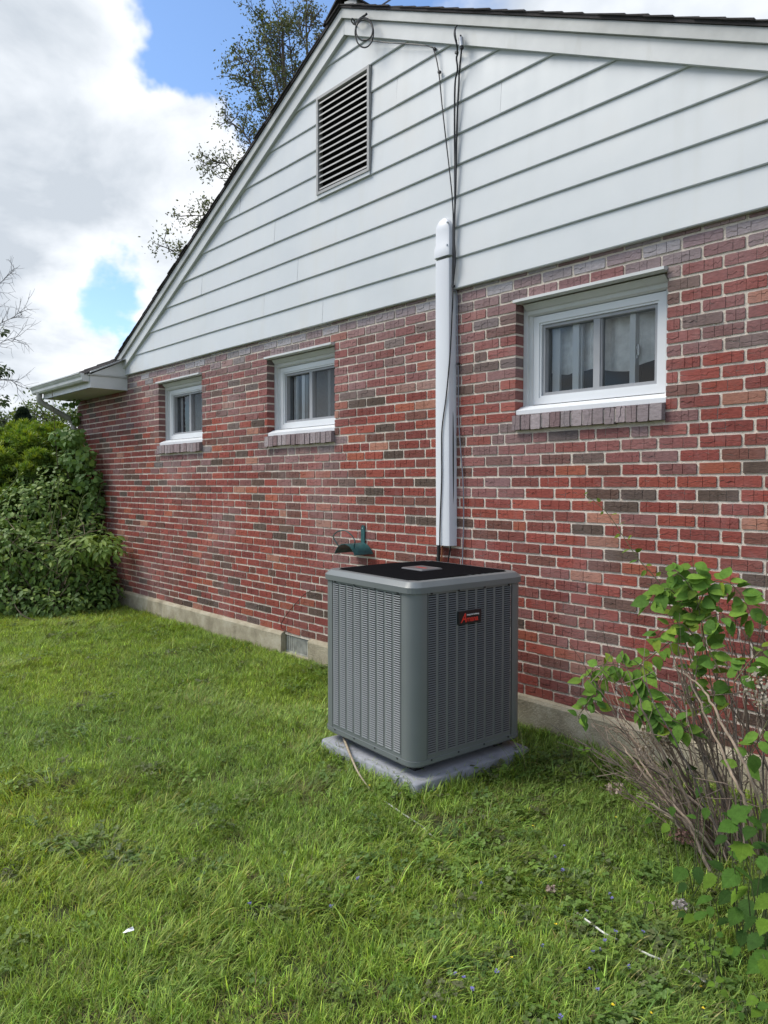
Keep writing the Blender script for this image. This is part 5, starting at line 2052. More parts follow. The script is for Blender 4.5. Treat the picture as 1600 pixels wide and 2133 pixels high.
for i, sp in enumerate(SPEC):
    pts = catmull(stem_pts(*sp), 5)
    pts = [q + NR.normal(size=3) * 0.004 for q in pts]
    r = RNG.uniform(0.0022, 0.0048) if i % 9 else RNG.uniform(0.005, 0.007)
    sm = MB()
    sm.tube([q - shb for q in pts], r, 6, r * 0.5)
    for k in range(RNG.randint(1, 3)):       # side twigs
        j = RNG.randint(5, len(pts) - 3)
        d = unit(pts[j + 1] - pts[j]) + NR.normal(size=3) * 0.42
        ln = RNG.uniform(0.08, 0.22)
        q = pts[j]
        sm.tube([q - shb, q + d * ln * 0.5 + NR.normal(size=3) * 0.008 - shb, q + d * ln + NR.normal(size=3) * 0.015 + np.array([0, 0, 0.02]) - shb], r * 0.55, 5, r * 0.28)
    ob = sm.build('stem', M_STEM, shrub, smooth=60)
    ob.color = (*(np.array(RNG.choice(STEMC)) * RNG.uniform(0.75, 1.25)), 1)
    tips_s.append(pts[-1])
# short dead spurs in the thicket
sp_ = MB()
for i in range(170):
    s0 = SPEC[RNG.randrange(len(SPEC))]
    pts = catmull(stem_pts(*s0), 5)
    j = RNG.randint(4, len(pts) - 2)
    d = unit(NR.normal(size=3) + np.array([-0.2, -0.1, 0.9]))
    ln = RNG.uniform(0.05, 0.22)
    sp_.tube([pts[j] - shb, pts[j] + d * ln * 0.6 + NR.normal(size=3) * 0.012 - shb, pts[j] + d * ln + NR.normal(size=3) * 0.02 - shb], 0.0021, 4, 0.001)
ob = sp_.build('twigs', M_STEM, shrub)
ob.color = (0.20, 0.15, 0.115, 1)
ob['kind'] = 'stuff'
# dried flower heads
for (u, v, dd_, rw, rh, n, c) in ((1372, 1535, 3.05, 0.085, 0.045, 190, (0.36, 0.29, 0.23)), (1590, 1435, 2.75, 0.085, 0.08, 260, (0.44, 0.385, 0.32)), (1280, 1642, 2.95, 0.035, 0.024, 60, (0.36, 0.28, 0.23)), (1330, 1605, 3.05, 0.030, 0.022, 50, (0.20, 0.13, 0.11)),
                                  (1420, 1742, 2.85, 0.05, 0.025, 80, (0.17, 0.10, 0.085)), (1345, 1565, 3.1, 0.05, 0.03, 80, (0.40, 0.33, 0.27))):
    c0 = A(u, v, dd_)
    d = unit(NR.normal(size=(n, 3)))
    P = c0 + d * np.array([rw, rw * 0.8, rh]) * NR.uniform(0.5, 1.0, size=(n, 1))
    sh = [([(0, 0, 0), (-0.5, 0.5, 0.1), (0, 1, -0.1), (0.5, 0.5, 0.15)], [(0, 1, 2), (0, 2, 3)])]
    leaf_cloud('flower_head', P, unit(d + NR.normal(size=(n, 3)) * 0.6), NR.normal(size=(n, 3)), NR.uniform(0.009, 0.017, n), tint_mix(n, [c, tuple(np.array(c) * 0.7), tuple(np.array(c) * 1.25)]), sh, M_PETAL, shrub, None)

# ------------------------------------------------------------------ green vine through the shrub
vine = empty('bittersweet_vine', tuple(G(1500, 1730)))
tag(vine, 'green leafy vine twining up through the bare stems against the bricks', 'vine')
vo = np.array(vine.location)
VSHAPE = [leaf_shape(1, 0.66, 0.14, 0.3), leaf_shape(1, 0.74, 0.08, 0.45), leaf_shape(1, 0.58, 0.24, 0.2)]
VM = [as_mesh('leaf', s, M_LEAFV) for s in VSHAPE]
runs = [  # stem polyline (u, v, depth), leaf step, size range, light
    ([(1480, 1600, 3.0), (1450, 1430, 3.05), (1425, 1330, 3.1), (1395, 1260, 3.1), (1370, 1210, 3.12), (1330, 1165, 3.15), (1300, 1120, 3.18), (1270, 1075, 3.2), (1240, 1045, 3.22), (1215, 1030, 3.24)], 26, (0.030, 0.058), 0.5),
    ([(1500, 1560, 2.95), (1478, 1400, 3.0), (1462, 1300, 3.0), (1450, 1240, 3.0), (1445, 1190, 3.0), (1444, 1165, 3.0)], 15, (0.055, 0.085), 0.15),
    ([(1450, 1270, 3.0), (1480, 1215, 2.98), (1520, 1215, 2.95), (1550, 1250, 2.93), (1570, 1290, 2.9)], 11, (0.055, 0.085), 0.2),
    ([(1440, 1290, 3.05), (1400, 1230, 3.05), (1370, 1235, 3.05), (1352, 1260, 3.05)], 10, (0.05, 0.085), 0.15),
    ([(1455, 1250, 2.98), (1420, 1200, 2.98), (1390, 1195, 3.0)], 10, (0.05, 0.08), 0.2),
    ([(1450, 1330, 3.0), (1420, 1300, 3.0), (1385, 1310, 3.0), (1365, 1330, 3.0)], 13, (0.05, 0.078), 0.15),
    ([(1500, 1400, 2.9), (1460, 1310, 2.95), (1490, 1280, 2.95), (1530, 1290, 2.9)], 16, (0.05, 0.08), 0.1),
    ([(1405, 1330, 3.1), (1380, 1350, 3.1), (1352, 1370, 3.1), (1320, 1392, 3.1), (1285, 1385, 3.12), (1255, 1385, 3.12), (1232, 1400, 3.12), (1215, 1420, 3.12)], 12, (0.045, 0.075), 0.3),
    ([(1270, 1390, 3.1), (1250, 1420, 3.1), (1240, 1455, 3.1), (1245, 1475, 3.1)], 11, (0.04, 0.065), 0.1),
    ([(1240, 1440, 3.1), (1220, 1470, 3.1), (1205, 1495, 3.1), (1222, 1500, 3.1)], 16, (0.04, 0.06), 0.1),
    ([(1335, 1385, 3.1), (1345, 1440, 3.05), (1362, 1480, 3.02), (1380, 1505, 3.0), (1405, 1520, 3.0)], 9, (0.055, 0.085), 0.15),
    ([(1340, 1440, 3.05), (1330, 1465, 3.05), (1345, 1495, 3.05)], 11, (0.055, 0.08), 0.15),
    ([(1400, 1500, 2.95), (1420, 1510, 2.95), (1440, 1530, 2.95)], 11, (0.05, 0.075), 0.0),
    ([(1450, 1300, 3.1), (1430, 1250, 3.12), (1425, 1210, 3.1)], 9, (0.05, 0.08), 0.15),
    ([(1530, 1420, 2.8), (1560, 1380, 2.8), (1590, 1350, 2.8)], 13, (0.06, 0.09), 0.2),
    ([(1600, 1500, 2.8), (1570, 1560, 2.8), (1540, 1600, 2.85)], 22, (0.05, 0.08), 0.0),
]
stm = MB()
for pts, step, (s0, s1), li in runs:
    P = catmull([A(*q) for q in pts], 6)
    for q in P:
        q[1] = min(q[1], -0.02)
    stm.tube([q - vo for q in P], 0.0028, 5, 0.0012)
    L = 0
    last = 0
    uvs = [proj(q) for q in P]
    acc = 0.0
    side = 1
    for i in range(1, len(P)):
        if pts[0][1] > 1500 and uvs[i][1] > 1500:
            continue
        acc += math.hypot(uvs[i][0] - uvs[i - 1][0], uvs[i][1] - uvs[i - 1][1])
        while acc > step * 0.62:
            acc -= step * 0.62
            side = -side
            d = unit(P[i] - P[i - 1])
            t = i / len(P)
            outw = unit(np.cross(d, [0.2, -1, 0.3])) * side
            ax = unit(outw * 0.9 + d * 0.35 + NR.normal(size=3) * 0.3 + np.array([0, -0.1, -0.35]))
            nn_ = unit(np.array([0.1, -0.75, 0.75]) + NR.normal(size=3) * 0.42)
            sz = RNG.uniform(s0, s1) * (0.98 if pts[0][1] < 1590 else 1.15 - 0.75 * t)
            R = rot_basis(nn_[None], ax[None])[0] * sz
            lo = link('leaf', VM[NR.randint(3)], vine)
            b_ = P[i] + outw * 0.008 - vo
            lo.matrix_local = Matrix([list(map(float, R[r])) + [float(b_[r])] for r in range(3)] + [[0, 0, 0, 1]])
            c = np.array(RNG.choice([(0.115, 0.22, 0.036), (0.095, 0.19, 0.036), (0.15, 0.26, 0.040)]))
            if RNG.random() < li or (t > 0.55 and pts[0][1] == 1600):
                c = np.array((0.165, 0.235, 0.03)) if RNG.random() < 0.6 else np.array((0.12, 0.19, 0.03))
            lo.color = (*(c * RNG.uniform(0.8, 1.2)), 1)
so = stm.build('stems', M_STEM, vine)
so.color = (0.12, 0.115, 0.05, 1)

# ------------------------------------------------------------------ serrated-leaf plants at the lower right
TEETH = [leaf_shape(1, 0.70, 0.13, 0.28, 14), leaf_shape(1, 0.62, 0.2, 0.2, 14), leaf_shape(1, 0.78, 0.08, 0.4, 14)]
TM = [as_mesh('leaf', s, M_LEAFV) for s in TEETH] + [as_mesh('leaf', lobed_leaf(), M_LEAFV)]


def leaf_plant(name, label, base_uv, spots, cat='plant'):
    """spots: (u, v, depth, size, lobed, axis angle in the picture, light)"""
    b = G(*base_uv)
    o = empty(name, tuple(b))
    tag(o, label, cat)
    sm = MB()
    for (u, v, dp, sz, lob, ang, li) in spots:
        p = A(u, v, dp)
        p[2] = max(p[2], 0.02)
        ax = RGT * math.cos(math.radians(ang)) + UPV * math.sin(math.radians(ang)) - FWD * 0.25
        ax = unit(ax + NR.normal(size=3) * 0.12)
        nn_ = unit(np.array([0.1, -0.45, 0.95]) + NR.normal(size=3) * 0.25)
        if abs(np.dot(ax, nn_)) > 0.93:
            nn_ = unit(nn_ + RGT * 0.6)
        R = rot_basis(nn_[None], ax[None])[0] * sz * 0.72
        st_ = p - R[:, 1] * 0.5
        lo = link('leaf', TM[3] if lob else TM[NR.randint(3)], o)
        lo.matrix_local = Matrix([list(map(float, R[r])) + [float(st_[r] - b[r])] for r in range(3)] + [[0, 0, 0, 1]])
        c = np.array((0.062, 0.135, 0.022)) if not li else np.array((0.105, 0.185, 0.022))
        if li < 0:
            c = np.array((0.038, 0.085, 0.018))
        lo.color = (*(c * RNG.uniform(0.82, 1.18)), 1)
        g0 = b + (st_ - b) * np.array([0.55, 0.55, 0]) + NR.normal(size=3) * np.array([0.02, 0.02, 0])
        sm.tube([q - b for q in catmull([g0, (g0 * 0.4 + st_ * 0.6) + np.array([0, 0, 0.03]), st_], 4)], 0.0022, 5, 0.0014)
    so = sm.build('stems', M_STEM, o)
    so.color = (0.075, 0.095, 0.03, 1)
    return o


leaf_plant('broadleaf_plant', 'tall plant with large serrated pale green leaves at the foot of the shrub', (1570, 1960),
           [(1545, 1690, 2.42, 0.115, 1, 80, 0), (1515, 1722, 2.40, 0.10, 0, 195, 0), (1545, 1775, 2.36, 0.105, 1, 255, 1), (1520, 1830, 2.32, 0.10, 0, 200, 0), (1555, 1820, 2.30, 0.10, 0, 275, 0), (1535, 1860, 2.34, 0.11, 0, 260, 1), (1465, 1875, 2.35, 0.085, 0, 205, 0),
            (1590, 1800, 2.30, 0.09, 0, 285, 0), (1585, 1760, 2.45, 0.08, 0, 60, -1), (1560, 1735, 2.5, 0.10, 0, 250, -1), (1590, 1880, 2.25, 0.10, 0, 205, 1), (1530, 1910, 2.32, 0.09, 0, 240, 0), (1590, 1930, 2.2, 0.10, 0, 250, 1), (1560, 1925, 2.28, 0.09, 0, 215, -1), (1570, 1960, 2.22, 0.09, 0, 230, -1),
            (1590, 1990, 2.15, 0.10, 0, 270, 0), (1575, 2010, 2.18, 0.11, 0, 200, 0), (1600, 2020, 2.1, 0.09, 0, 260, 1), (1535, 1780, 2.5, 0.08, 0, 130, 0), (1600, 1840, 2.35, 0.09, 0, 240, -1), (1545, 1955, 2.3, 0.07, 0, 250, -1), (1510, 1870, 2.45, 0.09, 0, 230, -1), (1555, 1895, 2.4, 0.10, 0, 260, -1), (1580, 1850, 2.42, 0.10, 0, 200, -1), (1600, 1960, 2.3, 0.10, 0, 240, -1), (1530, 1985, 2.3, 0.07, 0, 220, 0), (1505, 1920, 2.36, 0.07, 0, 200, -1), (1570, 1710, 2.48, 0.09, 1, 110, 0), (1600, 1770, 2.4, 0.09, 1, 70, -1), (1600, 1700, 2.5, 0.09, 0, 200, -1)])
leaf_plant('broadleaf_plant', 'low clump of ovate weed leaves between the shrub stems and the lawn', (1440, 1850),
           [(1415, 1820, 2.62, 0.095, 0, 240, 0), (1455, 1825, 2.6, 0.085, 0, 265, -1), (1475, 1835, 2.55, 0.09, 0, 190, 1), (1420, 1850, 2.55, 0.06, 0, 200, -1), (1490, 1800, 2.6, 0.08, 0, 100, -1), (1400, 1690, 2.85, 0.06, 0, 250, 0), (1470, 1695, 2.8, 0.07, 0, 270, 0), (1455, 1650, 2.9, 0.07, 0, 260, -1), (1385, 1725, 2.8, 0.06, 0, 190, 1), (1440, 1700, 2.75, 0.05, 0, 120, 0),
            (1435, 1915, 2.4, 0.075, 0, 225, 1), (1420, 1905, 2.42, 0.05, 0, 190, -1), (1460, 1905, 2.38, 0.07, 0, 90, 0), (1480, 1900, 2.4, 0.05, 0, 270, 0), (1500, 1750, 2.7, 0.08, 0, 210, -1), (1520, 1700, 2.75, 0.09, 0, 100, -1), (1350, 1710, 2.9, 0.05, 0, 200, 0), (1440, 1600, 3.0, 0.08, 0, 120, -1), (1390, 1590, 3.1, 0.07, 0, 200, -1)])
leaf_plant('bramble_shoot', 'reddish tinged bramble leaves at the lower corner of the lawn', (1560, 2110),
           [(1565, 2085, 2.02, 0.055, 0, 150, 1), (1575, 2110, 2.0, 0.055, 0, 220, 1), (1592, 2095, 2.0, 0.05, 0, 20, 0), (1540, 2100, 2.05, 0.03, 0, 200, 0), (1525, 2108, 2.05, 0.03, 0, 250, 0), (1530, 2085, 2.06, 0.03, 0, 100, 0), (1545, 2118, 2.0, 0.03, 0, 280, 0)])
leaf_plant('weed_clump', 'small bright weed with three toothed leaflets in the grass', (1480, 1990),
           [(1470, 1975, 2.18, 0.035, 0, 140, 1), (1490, 1985, 2.17, 0.035, 0, 20, 1), (1478, 2000, 2.15, 0.035, 0, 260, 1), (1440, 1970, 2.2, 0.03, 0, 200, 1), (1455, 1945, 2.24, 0.035, 0, 80, 1), (1500, 2040, 2.1, 0.035, 0, 30, 1), (1480, 2050, 2.1, 0.035, 0, 200, 1), (1510, 2070, 2.08, 0.035, 0, 300, 1), (1450, 2040, 2.12, 0.03, 0, 150, 1), (1430, 2010, 2.15, 0.03, 0, 240, 1), (1520, 1980, 2.2, 0.035, 0, 60, 1), (1500, 1945, 2.25, 0.035, 0, 100, 0), (1480, 1930, 2.28, 0.03, 0, 200, 0)])
leaf_plant('weed_clump', 'three yellow green leaflets standing in the lawn', (1355, 1885), [(1345, 1873, 2.42, 0.035, 0, 170, 1), (1362, 1870, 2.42, 0.04, 0, 10, 1), (1355, 1890, 2.38, 0.035, 0, 280, 1)])
leaf_plant('weed_clump', 'pair of round pale leaves standing in the lawn', (1240, 2030), [(1230, 2024, 2.15, 0.035, 0, 100, 1), (1252, 2032, 2.13, 0.035, 0, 330, 1)])
leaf_plant('weed_clump', 'small bright sprig beside the pad corner', (1305, 1540), [(1215, 1568, 3.3, 0.04, 0, 120, 1), (1225, 1560, 3.3, 0.045, 0, 60, 1), (1208, 1560, 3.3, 0.04, 0, 170, 0)])

# ------------------------------------------------------------------ small things on the lawn
pp = MB()
pp.add([(-0.016, -0.006, 0.0), (-0.004, -0.013, 0.006), (0.020, 0.001, 0.008), (0.010, 0.012, 0.012), (-0.008, 0.010, 0.004)], [(0, 1, 2, 3, 4)])
pp.add([(-0.006, 0.002, 0.006), (0.008, 0.0, 0.016), (0.014, 0.010, 0.012)], [(0, 1, 2)])
me = pp.mesh('paper_scrap')
me.materials.append(M_PAPER)
tag(link('paper_scrap', me, None, tuple(G(267, 1942, 0.075) + np.array([0, 0, 0])), 0.7), 'tiny white scrap of paper lying on the grass', 'paper scrap')
cable('cane', 'thin weathered cane leaning from under the unit into the grass', [G(716, 1538, 0.100), G(733, 1580, 0.094), G(748, 1612, 0.062), G(771, 1645, 0.025)], lambda t: 0.0070 - 0.003 * t, M_CANE, 'cane', None, 8)
CP = [(772, 1647), (800, 1668), (850, 1702), (880, 1722), (905, 1745), (980, 1790), (1060, 1822), (1130, 1852), (1180, 1885), (1216, 1912), (1240, 1930), (1268, 1949), (1310, 1968), (1355, 1990), (1420, 2016), (1470, 2045)]
hts_ = [0.010, 0.026, 0.034, 0.016, 0.026, 0.008, 0.008, 0.026, 0.012, 0.044, 0.048, 0.044, 0.014, 0.042, 0.008, 0.034]
cable('pale_rope', 'old pale rope half buried in the grass leading away from the unit', [G(u, v, h) for (u, v), h in zip(CP, hts_)], 0.0032, M_CORD, 'rope', None, 6)

gc_ = MB()
for i in range(90):
    a_ = RNG.uniform(0, 6.283)
    if RNG.random() < 0.55:
        qx, qy = RNG.uniform(-hw, hw), -hw + RNG.uniform(0.004, 0.03)
    else:
        qx, qy = hw - RNG.uniform(0.004, 0.035), RNG.uniform(-hw, hw)
    c0, s0 = math.cos(ROT), math.sin(ROT)
    bx_, by_ = PADC[0] + qx * c0 - qy * s0, PADC[1] + qx * s0 + qy * c0
    ln_ = RNG.uniform(0.012, 0.045)
    dx_, dy_ = math.cos(a_) * ln_, math.sin(a_) * ln_
    gc_.quad((bx_, by_, PADZ + 0.001), (bx_ + dy_ * 0.05, by_ - dx_ * 0.05, PADZ + 0.001), (bx_ + dx_ + dy_ * 0.03, by_ + dy_ - dx_ * 0.03, PADZ + 0.004), (bx_ + dx_, by_ + dy_, PADZ + 0.004))
co_gc = gc_.build('grass_clippings', M_STEM)
co_gc.color = (0.16, 0.19, 0.06, 1)
tag(co_gc, 'dry grass clippings lying on the grey pad', 'clippings', kind='stuff')

# flowers
M_BLUE = simple('blue_petal', (0.15, 0.14, 0.36), 0.7, 0.15, 90.0)
M_YEL = simple('yellow_petal', (0.75, 0.55, 0.02), 0.6, 0.1, 90.0)


def small_flower(name, label, cat, group, u, v, mat, h, r, petals):
    p = G(u, v, h)
    o = empty(name, (p[0], p[1], 0.0))
    tag(o, label, cat, group)
    f = MB()
    for k in range(petals):
        a = 2 * math.pi * k / petals + RNG.random()
        zz = RNG.uniform(-0.6, 0.6) * r if petals > 6 else 0
        d = np.array([math.cos(a), math.sin(a), 0.35])
        s_ = np.array([-math.sin(a), math.cos(a), 0.0])
        c = np.array([0, 0, h + zz])
        f.quad(c, c + d * r * 0.6 + s_ * r * 0.42, c + d * r, c + d * r * 0.6 - s_ * r * 0.42)
    f.build('bloom', mat, o)
    s_ = MB()
    s_.tube([(0, 0, 0), (0.004, 0.002, h * 0.6), (0, 0, h)], 0.0012, 4)
    so = s_.build('stalk', M_STEM, o)
    so.color = (0.06, 0.10, 0.03, 1)


BLUE_UV = [(1175, 1762), (1157, 1785), (1172, 1812), (1260, 1960), (1235, 1982), (1248, 1976), (1270, 1862), (1275, 1872), (1228, 2022), (1310, 2015), (1003, 1840), (1223, 1898), (948, 2028), (966, 2036), (984, 2060), (1035, 2025), (1168, 2120), (690, 1890), (520, 1882), (745, 1830), (1245, 2060), (905, 2120), (1340, 1940), (1130, 1970), (1283, 1940)]
for i, (u, v) in enumerate(BLUE_UV):
    small_flower('blue_wildflower', 'tiny violet blue wildflower in the grass', 'flower', 'violet blue flowers in the lawn', u, v, M_BLUE, RNG.uniform(0.045, 0.075), RNG.uniform(0.0055, 0.0085), 8)
for u, v in [(1158, 1925), (1066, 1994), (1277, 2093), (1357, 2110), (1460, 2055), (770, 1636), (917, 1620), (1283, 1702), (1110, 1720), (1465, 2100)]:
    small_flower('yellow_wildflower', 'tiny yellow wildflower in the grass', 'flower', 'yellow flowers in the lawn', u, v, M_YEL, RNG.uniform(0.055, 0.080), RNG.uniform(0.004, 0.006), 5)
def petal_head(label, u, v, r, n, c):
    c0 = G(u, v, 0.06)
    o = empty('dried_flower_head', tuple(c0))
    tag(o, label, 'flower head')
    d = unit(NR.normal(size=(n, 3)))
    P = c0 + d * r * NR.uniform(0.4, 1.0, size=(n, 1)) * np.array([1, 1, 0.6])
    sh = [([(0, 0, 0), (-0.5, 0.5, 0.1), (0, 1, -0.1), (0.5, 0.5, 0.15)], [(0, 1, 2), (0, 2, 3)])]
    leaf_cloud('petals', P, unit(d + NR.normal(size=(n, 3)) * 0.6), NR.normal(size=(n, 3)), NR.uniform(0.009, 0.014, n), tint_mix(n, [c, tuple(np.array(c) * 0.7)]), sh, M_PETAL, o, None)


petal_head('dried pinkish flower head fallen in the open grass', 1147, 1852, 0.020, 60, (0.42, 0.32, 0.27))
petal_head('dried grey flower head in the grass beside the weed leaves', 1417, 1883, 0.026, 80, (0.40, 0.36, 0.35))

# ------------------------------------------------------------------ lawn
src = bpy.data.collections.new('turf_sources')       # only feeds the lawn's geometry nodes, not linked to the scene


def blade(v, f, x, y, ln, wd, az, lean, bend):
    """one curved blade of grass"""
    d = np.array([math.cos(az), math.sin(az)])
    s = np.array([-d[1], d[0]])
    b = len(v)
    steps = 4
    px, py, pz = x, y, 0.0
    ang = lean
    for i in range(steps + 1):
        t = i / steps
        w = wd * 0.5 * (1 - t ** 1.6) * (0.75 + 0.5 * min(1, t * 3)) + 0.00008
        v.append((px - s[0] * w, py - s[1] * w, pz))
        v.append((px + s[0] * w, py + s[1] * w, pz))
        px += d[0] * math.sin(ang) * ln / steps
        py += d[1] * math.sin(ang) * ln / steps
        pz += math.cos(ang) * ln / steps
        ang += bend / steps
    for i in range(steps):
        q = b + 2 * i
        f.append((q, q + 1, q + 3, q + 2))


TUFTS = []


def blade_tint(me, per, n):
    k = NR.lognormal(0, 0.38, (n, 1)) * np.ones((1, 3))
    k = k * (1 + NR.normal(0, 0.10, (n, 3)) * np.array([[1.0, 0.25, 0.6]]))
    st_ = NR.rand(n) < 0.06
    k[st_] = k[st_] * np.array([1.9, 1.15, 2.4])
    c = np.ones((len(me.vertices), 4), np.float32)
    c[:n * per, :3] = np.repeat(np.clip(k, 0.3, 2.4), per, axis=0)
    me.attributes.new('blade', 'FLOAT_COLOR', 'POINT').data.foreach_set('color', c.ravel())



def tuft(name, n, rad, ln, wd, lean, bend, az_spread, mat=M_GRASS):
    v, f = [], []
    for i in range(n):
        a = RNG.random() * 2 * math.pi
        r = rad * math.sqrt(RNG.random())
        blade(v, f, r * math.cos(a), r * math.sin(a), RNG.uniform(*ln), RNG.uniform(*wd), RNG.gauss(0, az_spread), RNG.uniform(*lean), RNG.uniform(*bend))
    me = bpy.data.meshes.new(name)
    me.from_pydata(v, [], f)
    me.materials.append(mat)
    shade_smooth(me, 180)
    blade_tint(me, 10, len(v) // 10)
    o = bpy.data.objects.new(name, me)
    src.objects.link(o)
    TUFTS.append(name)


def cover_leaf(name, n, rad, size, hgt, tri):
    v, f = [], []
    for i in range(n):
        a = RNG.random() * 2 * math.pi
        r = rad * math.sqrt(RNG.random())
        c = np.array([r * math.cos(a), r * math.sin(a), RNG.uniform(*hgt)])
        s = RNG.uniform(*size)
        nx = np.array([RNG.gauss(0, 0.25), RNG.gauss(0, 0.25), 1.0])
        nx /= np.linalg.norm(nx)
        e1 = np.cross(nx, [math.cos(a * 3), math.sin(a * 3), 0])
        e1 /= np.linalg.norm(e1)
        e2 = np.cross(nx, e1)
        for k in range(3 if tri else 1):
            cc = c + (e1 * math.cos(2.094 * k) + e2 * math.sin(2.094 * k)) * s * 0.55 if tri else c
            b = len(v)
            m = 7
            ss = s * 0.52 if tri else s * 0.75
            v.append(tuple(cc - nx * s * 0.10))
            for q in range(m):
                t = 2 * math.pi * q / m
                v.append(tuple(cc + (e1 * math.cos(t) + e2 * math.sin(t)) * ss + nx * s * 0.05 * math.cos(2 * t)))
            for q in range(m):
                f.append((b, b + 1 + q, b + 1 + (q + 1) % m))
        # stalk
        b = len(v)
        v += [(c[0] - 0.0006, c[1], 0.0), (c[0] + 0.0006, c[1], 0.0), tuple(c + np.array([0.0006, 0, 0])), tuple(c - np.array([0.0006, 0, 0]))]
        f.append((b, b + 1, b + 2, b + 3))
    me = bpy.data.meshes.new(name)
    me.from_pydata(v, [], f)
    me.materials.append(M_GRASS)
    blade_tint(me, 1, 0)
    o = bpy.data.objects.new(name, me)
    src.objects.link(o)
    TUFTS.append(name)


for i in range(4):
    tuft('turf_a%d' % i, 42, 0.052, (0.030, 0.072), (0.0016, 0.0044), (0.05, 0.85), (0.2, 1.5), 3.0)          # 0-3 upright
for i in range(4):
    tuft('turf_b%d' % i, 36, 0.055, (0.045, 0.090), (0.0016, 0.0044), (0.35, 1.0), (0.4, 1.4), 1.0)         # 4-7 combed over
for i in range(2):
    tuft('turf_c%d' % i, 34, 0.065, (0.05, 0.12), (0.0010, 0.0018), (0.7, 1.35), (0.2, 0.6), 1.4)            # 8-9 dry thatch
for i in range(2):
    tuft('turf_d%d' % i, 14, 0.030, (0.08, 0.15), (0.0020, 0.0042), (0.1, 0.6), (0.5, 1.6), 1.6)             # 10-11 tall clumps
for i in range(3):
    cover_leaf('turf_e%d' % i, 26, 0.06, (0.007, 0.012), (0.018, 0.050), True)                               # 12-14 clover
for i in range(2):
    cover_leaf('turf_f%d' % i, 18, 0.06, (0.008, 0.017), (0.015, 0.048), False)                              # 15-16 round leaves

# where turf grows: the lawn in front of the wall that one can see and a margin around it
den = 850
x0_, x1_, y0_, y1_ = -13.0, 1.2, -4.6, -0.03
N0 = int((x1_ - x0_) * (y1_ - y0_) * den)
XY = np.stack([NR.uniform(x0_, x1_, N0), NR.uniform(y0_, y1_, N0)], 1)
rel = XY - CAM[:2]
dep = rel @ FWD[:2]
lat = rel @ RGT[:2]
keep = (dep > 1.3) & (np.abs(lat) < 0.60 * dep + 0.8) & (dep < 13)
far_fade = np.clip(1.25 - dep / 16, 0.45, 1.0)
keep &= NR.rand(N0) < far_fade
lp = (XY - np.array(PADC)) @ np.array([[math.cos(ROT), -math.sin(ROT)], [math.sin(ROT), math.cos(ROT)]])
keep &= ~((np.abs(lp[:, 0]) < hw + 0.0) & (np.abs(lp[:, 1]) < hw + 0.0))
keep &= XY[:, 1] < -0.045
XY = XY[keep]
N = len(XY)
x, y = XY[:, 0], XY[:, 1]
n1 = vnoise(x * 1.1 + 5, y * 1.1 + 2, 21)
n2 = vnoise(x * 3.4 + 1, y * 3.4 + 8, 22)
n3 = vnoise(x * 9.0, y * 9.0, 23)
n4 = vnoise(x * 0.55 + 9, y * 0.55, 24)
flow = (vnoise(x * 0.9, y * 0.9, 31) - 0.5) * 5.5 + (vnoise(x * 2.6, y * 2.6, 32) - 0.5) * 2.5 + 0.6
depk = (XY - CAM[:2]) @ FWD[:2]
rightness = np.clip(((XY - CAM[:2]) @ RGT[:2] / np.maximum(depk, 0.5) + 0.1) / 0.4, 0, 1) * np.clip((5.0 - depk) / 2.0, 0, 1)
idx = np.zeros(N, np.int32)
u01 = NR.rand(N)
comb_ = (n2 > 0.58) & (NR.rand(N) < 0.7)
idx[:] = NR.randint(0, 4, N)
idx[comb_] = NR.randint(4, 8, comb_.sum())
dry = (u01 < 0.07 + 0.16 * (n3 > 0.66))
idx[dry] = NR.randint(8, 10, dry.sum())
tall = (u01 > 0.975)
idx[tall] = NR.randint(10, 12, tall.sum())
u02 = NR.rand(N)
clo = (u02 < 0.01 + 0.13 * rightness * (n3 * 0.6 + n2 * 0.6 > 0.55) + 0.07 * (n2 * n3 > 0.45))
idx[clo] = NR.randint(12, 15, clo.sum())
rnd_ = (u02 > 0.99 - 0.05 * rightness)
idx[rnd_] = NR.randint(15, 17, rnd_.sum())
# straw where the lawn is thin
straw_c = [G(925, 1738), G(250, 1632), G(370, 1632), G(640, 1650), G(180, 1450)]
sd_ = np.min([np.hypot((x - c[0]), (y - c[1])) * (1 if i == 0 else 1.3) for i, c in enumerate(straw_c)], axis=0)
straw = (sd_ < 0.07 + 0.16 * n3) & (NR.rand(N) < 0.6)
idx[straw] = NR.randint(8, 10, straw.sum())
base_cols = np.array([(0.242, 0.342, 0.056), (0.300, 0.385, 0.060), (0.195, 0.298, 0.064)])
w = np.stack([np.clip(1 - np.abs(n1 - 0.5) * 2.5, 0, 1), np.clip((n1 - 0.5) * 3 + (n4 - 0.5) * 1.6, 0, 1), np.clip((0.5 - n1) * 3 + (n2 - 0.5), 0, 1)], 1) + 0.08
w = w / w.sum(1, keepdims=True)
tintc = (w @ base_cols) * (0.75 + 0.5 * NR.rand(N, 1)) * (0.85 + 0.3 * n3[:, None])
isdry = (idx == 8) | (idx == 9)
tintc[isdry] = tint_mix(isdry.sum(), [(0.20, 0.165, 0.075), (0.16, 0.15, 0.05), (0.11, 0.13, 0.035)])
isclo = (idx >= 12)
tintc[isclo] = tint_mix(isclo.sum(), [(0.12, 0.21, 0.04), (0.16, 0.25, 0.045), (0.10, 0.17, 0.046), (0.11, 0.12, 0.055)])
scl = NR.uniform(0.75, 1.15, N) * (0.82 + 0.36 * n2)
nearwall = np.clip((-y - 0.05) / 0.25, 0, 1)
scl *= np.where(nearwall < 1, 1.15 - 0.1 * nearwall, 1.0)
scl[straw] *= 0.75
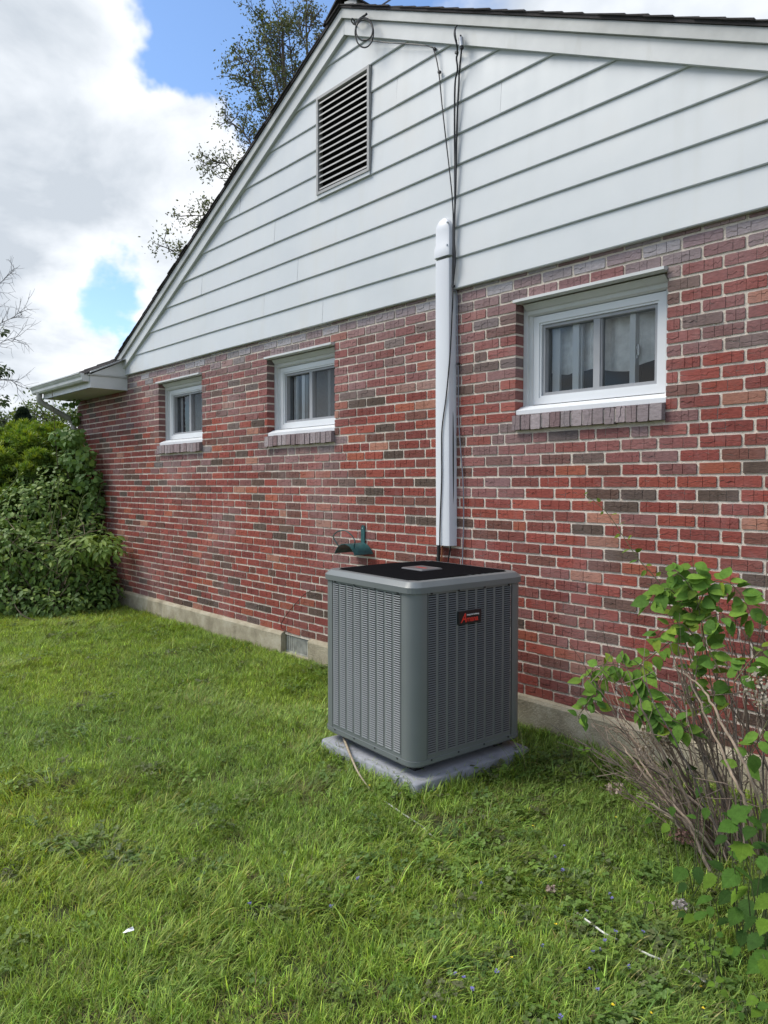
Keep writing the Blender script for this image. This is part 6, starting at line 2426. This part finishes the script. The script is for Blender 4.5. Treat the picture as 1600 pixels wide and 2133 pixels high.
ring_ = np.max(np.abs((XY - np.array(PADC)) @ np.array([[math.cos(ROT), -math.sin(ROT)], [math.sin(ROT), math.cos(ROT)]])), axis=1)
scl *= np.where(ring_ < hw + 0.07, 1.55, 1.0)
rot = np.zeros((N, 3), np.float32)
rot[:, 0] = NR.normal(0, 0.10, N)
rot[:, 1] = NR.normal(0, 0.10, N)
rot[:, 2] = np.where((idx >= 4) & (idx < 8), flow + NR.normal(0, 0.35, N), flow + NR.normal(0, 1.4, N))
me = bpy.data.meshes.new('lawn_grass')
me.vertices.add(N)
co_ = np.stack([x, y, ground_z(x, y) - 0.004], 1).astype(np.float32)
me.vertices.foreach_set('co', co_.ravel())
for nm, typ, arr, key in (('idx', 'INT', idx, 'value'), ('scl', 'FLOAT', scl.astype(np.float32), 'value'), ('rot', 'FLOAT_VECTOR', rot.ravel(), 'vector')):
    me.attributes.new(nm, typ, 'POINT').data.foreach_set(key, arr)
cc4 = np.ones((N, 4), np.float32)
cc4[:, :3] = tintc
me.attributes.new('tint', 'FLOAT_COLOR', 'POINT').data.foreach_set('color', cc4.ravel())
me.materials.append(M_GRASS)
lawn = tag(link('lawn_grass', me), 'uneven green lawn with clover and low weeds', 'grass', kind='stuff')
ng = bpy.data.node_groups.new('turf', 'GeometryNodeTree')
ng.interface.new_socket('Geometry', in_out='INPUT', socket_type='NodeSocketGeometry')
ng.interface.new_socket('Geometry', in_out='OUTPUT', socket_type='NodeSocketGeometry')
gi = ng.nodes.new('NodeGroupInput')
go = ng.nodes.new('NodeGroupOutput')
ci = ng.nodes.new('GeometryNodeCollectionInfo')
ci.inputs['Collection'].default_value = src
ci.inputs['Separate Children'].default_value = True
ci.inputs['Reset Children'].default_value = True
iop = ng.nodes.new('GeometryNodeInstanceOnPoints')
iop.inputs['Pick Instance'].default_value = True


def named(nm, typ):
    n = ng.nodes.new('GeometryNodeInputNamedAttribute')
    n.data_type = typ
    n.inputs['Name'].default_value = nm
    return n.outputs['Attribute']


mp = ng.nodes.new('GeometryNodeMeshToPoints')
ng.links.new(gi.outputs[0], mp.inputs['Mesh'])
ng.links.new(mp.outputs[0], iop.inputs['Points'])
ng.links.new(ci.outputs[0], iop.inputs['Instance'])
ng.links.new(named('idx', 'INT'), iop.inputs['Instance Index'])
ng.links.new(named('rot', 'FLOAT_VECTOR'), iop.inputs['Rotation'])
ng.links.new(named('scl', 'FLOAT'), iop.inputs['Scale'])
ng.links.new(iop.outputs[0], go.inputs[0])
md = lawn.modifiers.new('turf', 'NODES')
md.node_group = ng
print('turf points', N, 'bricks', len(items))
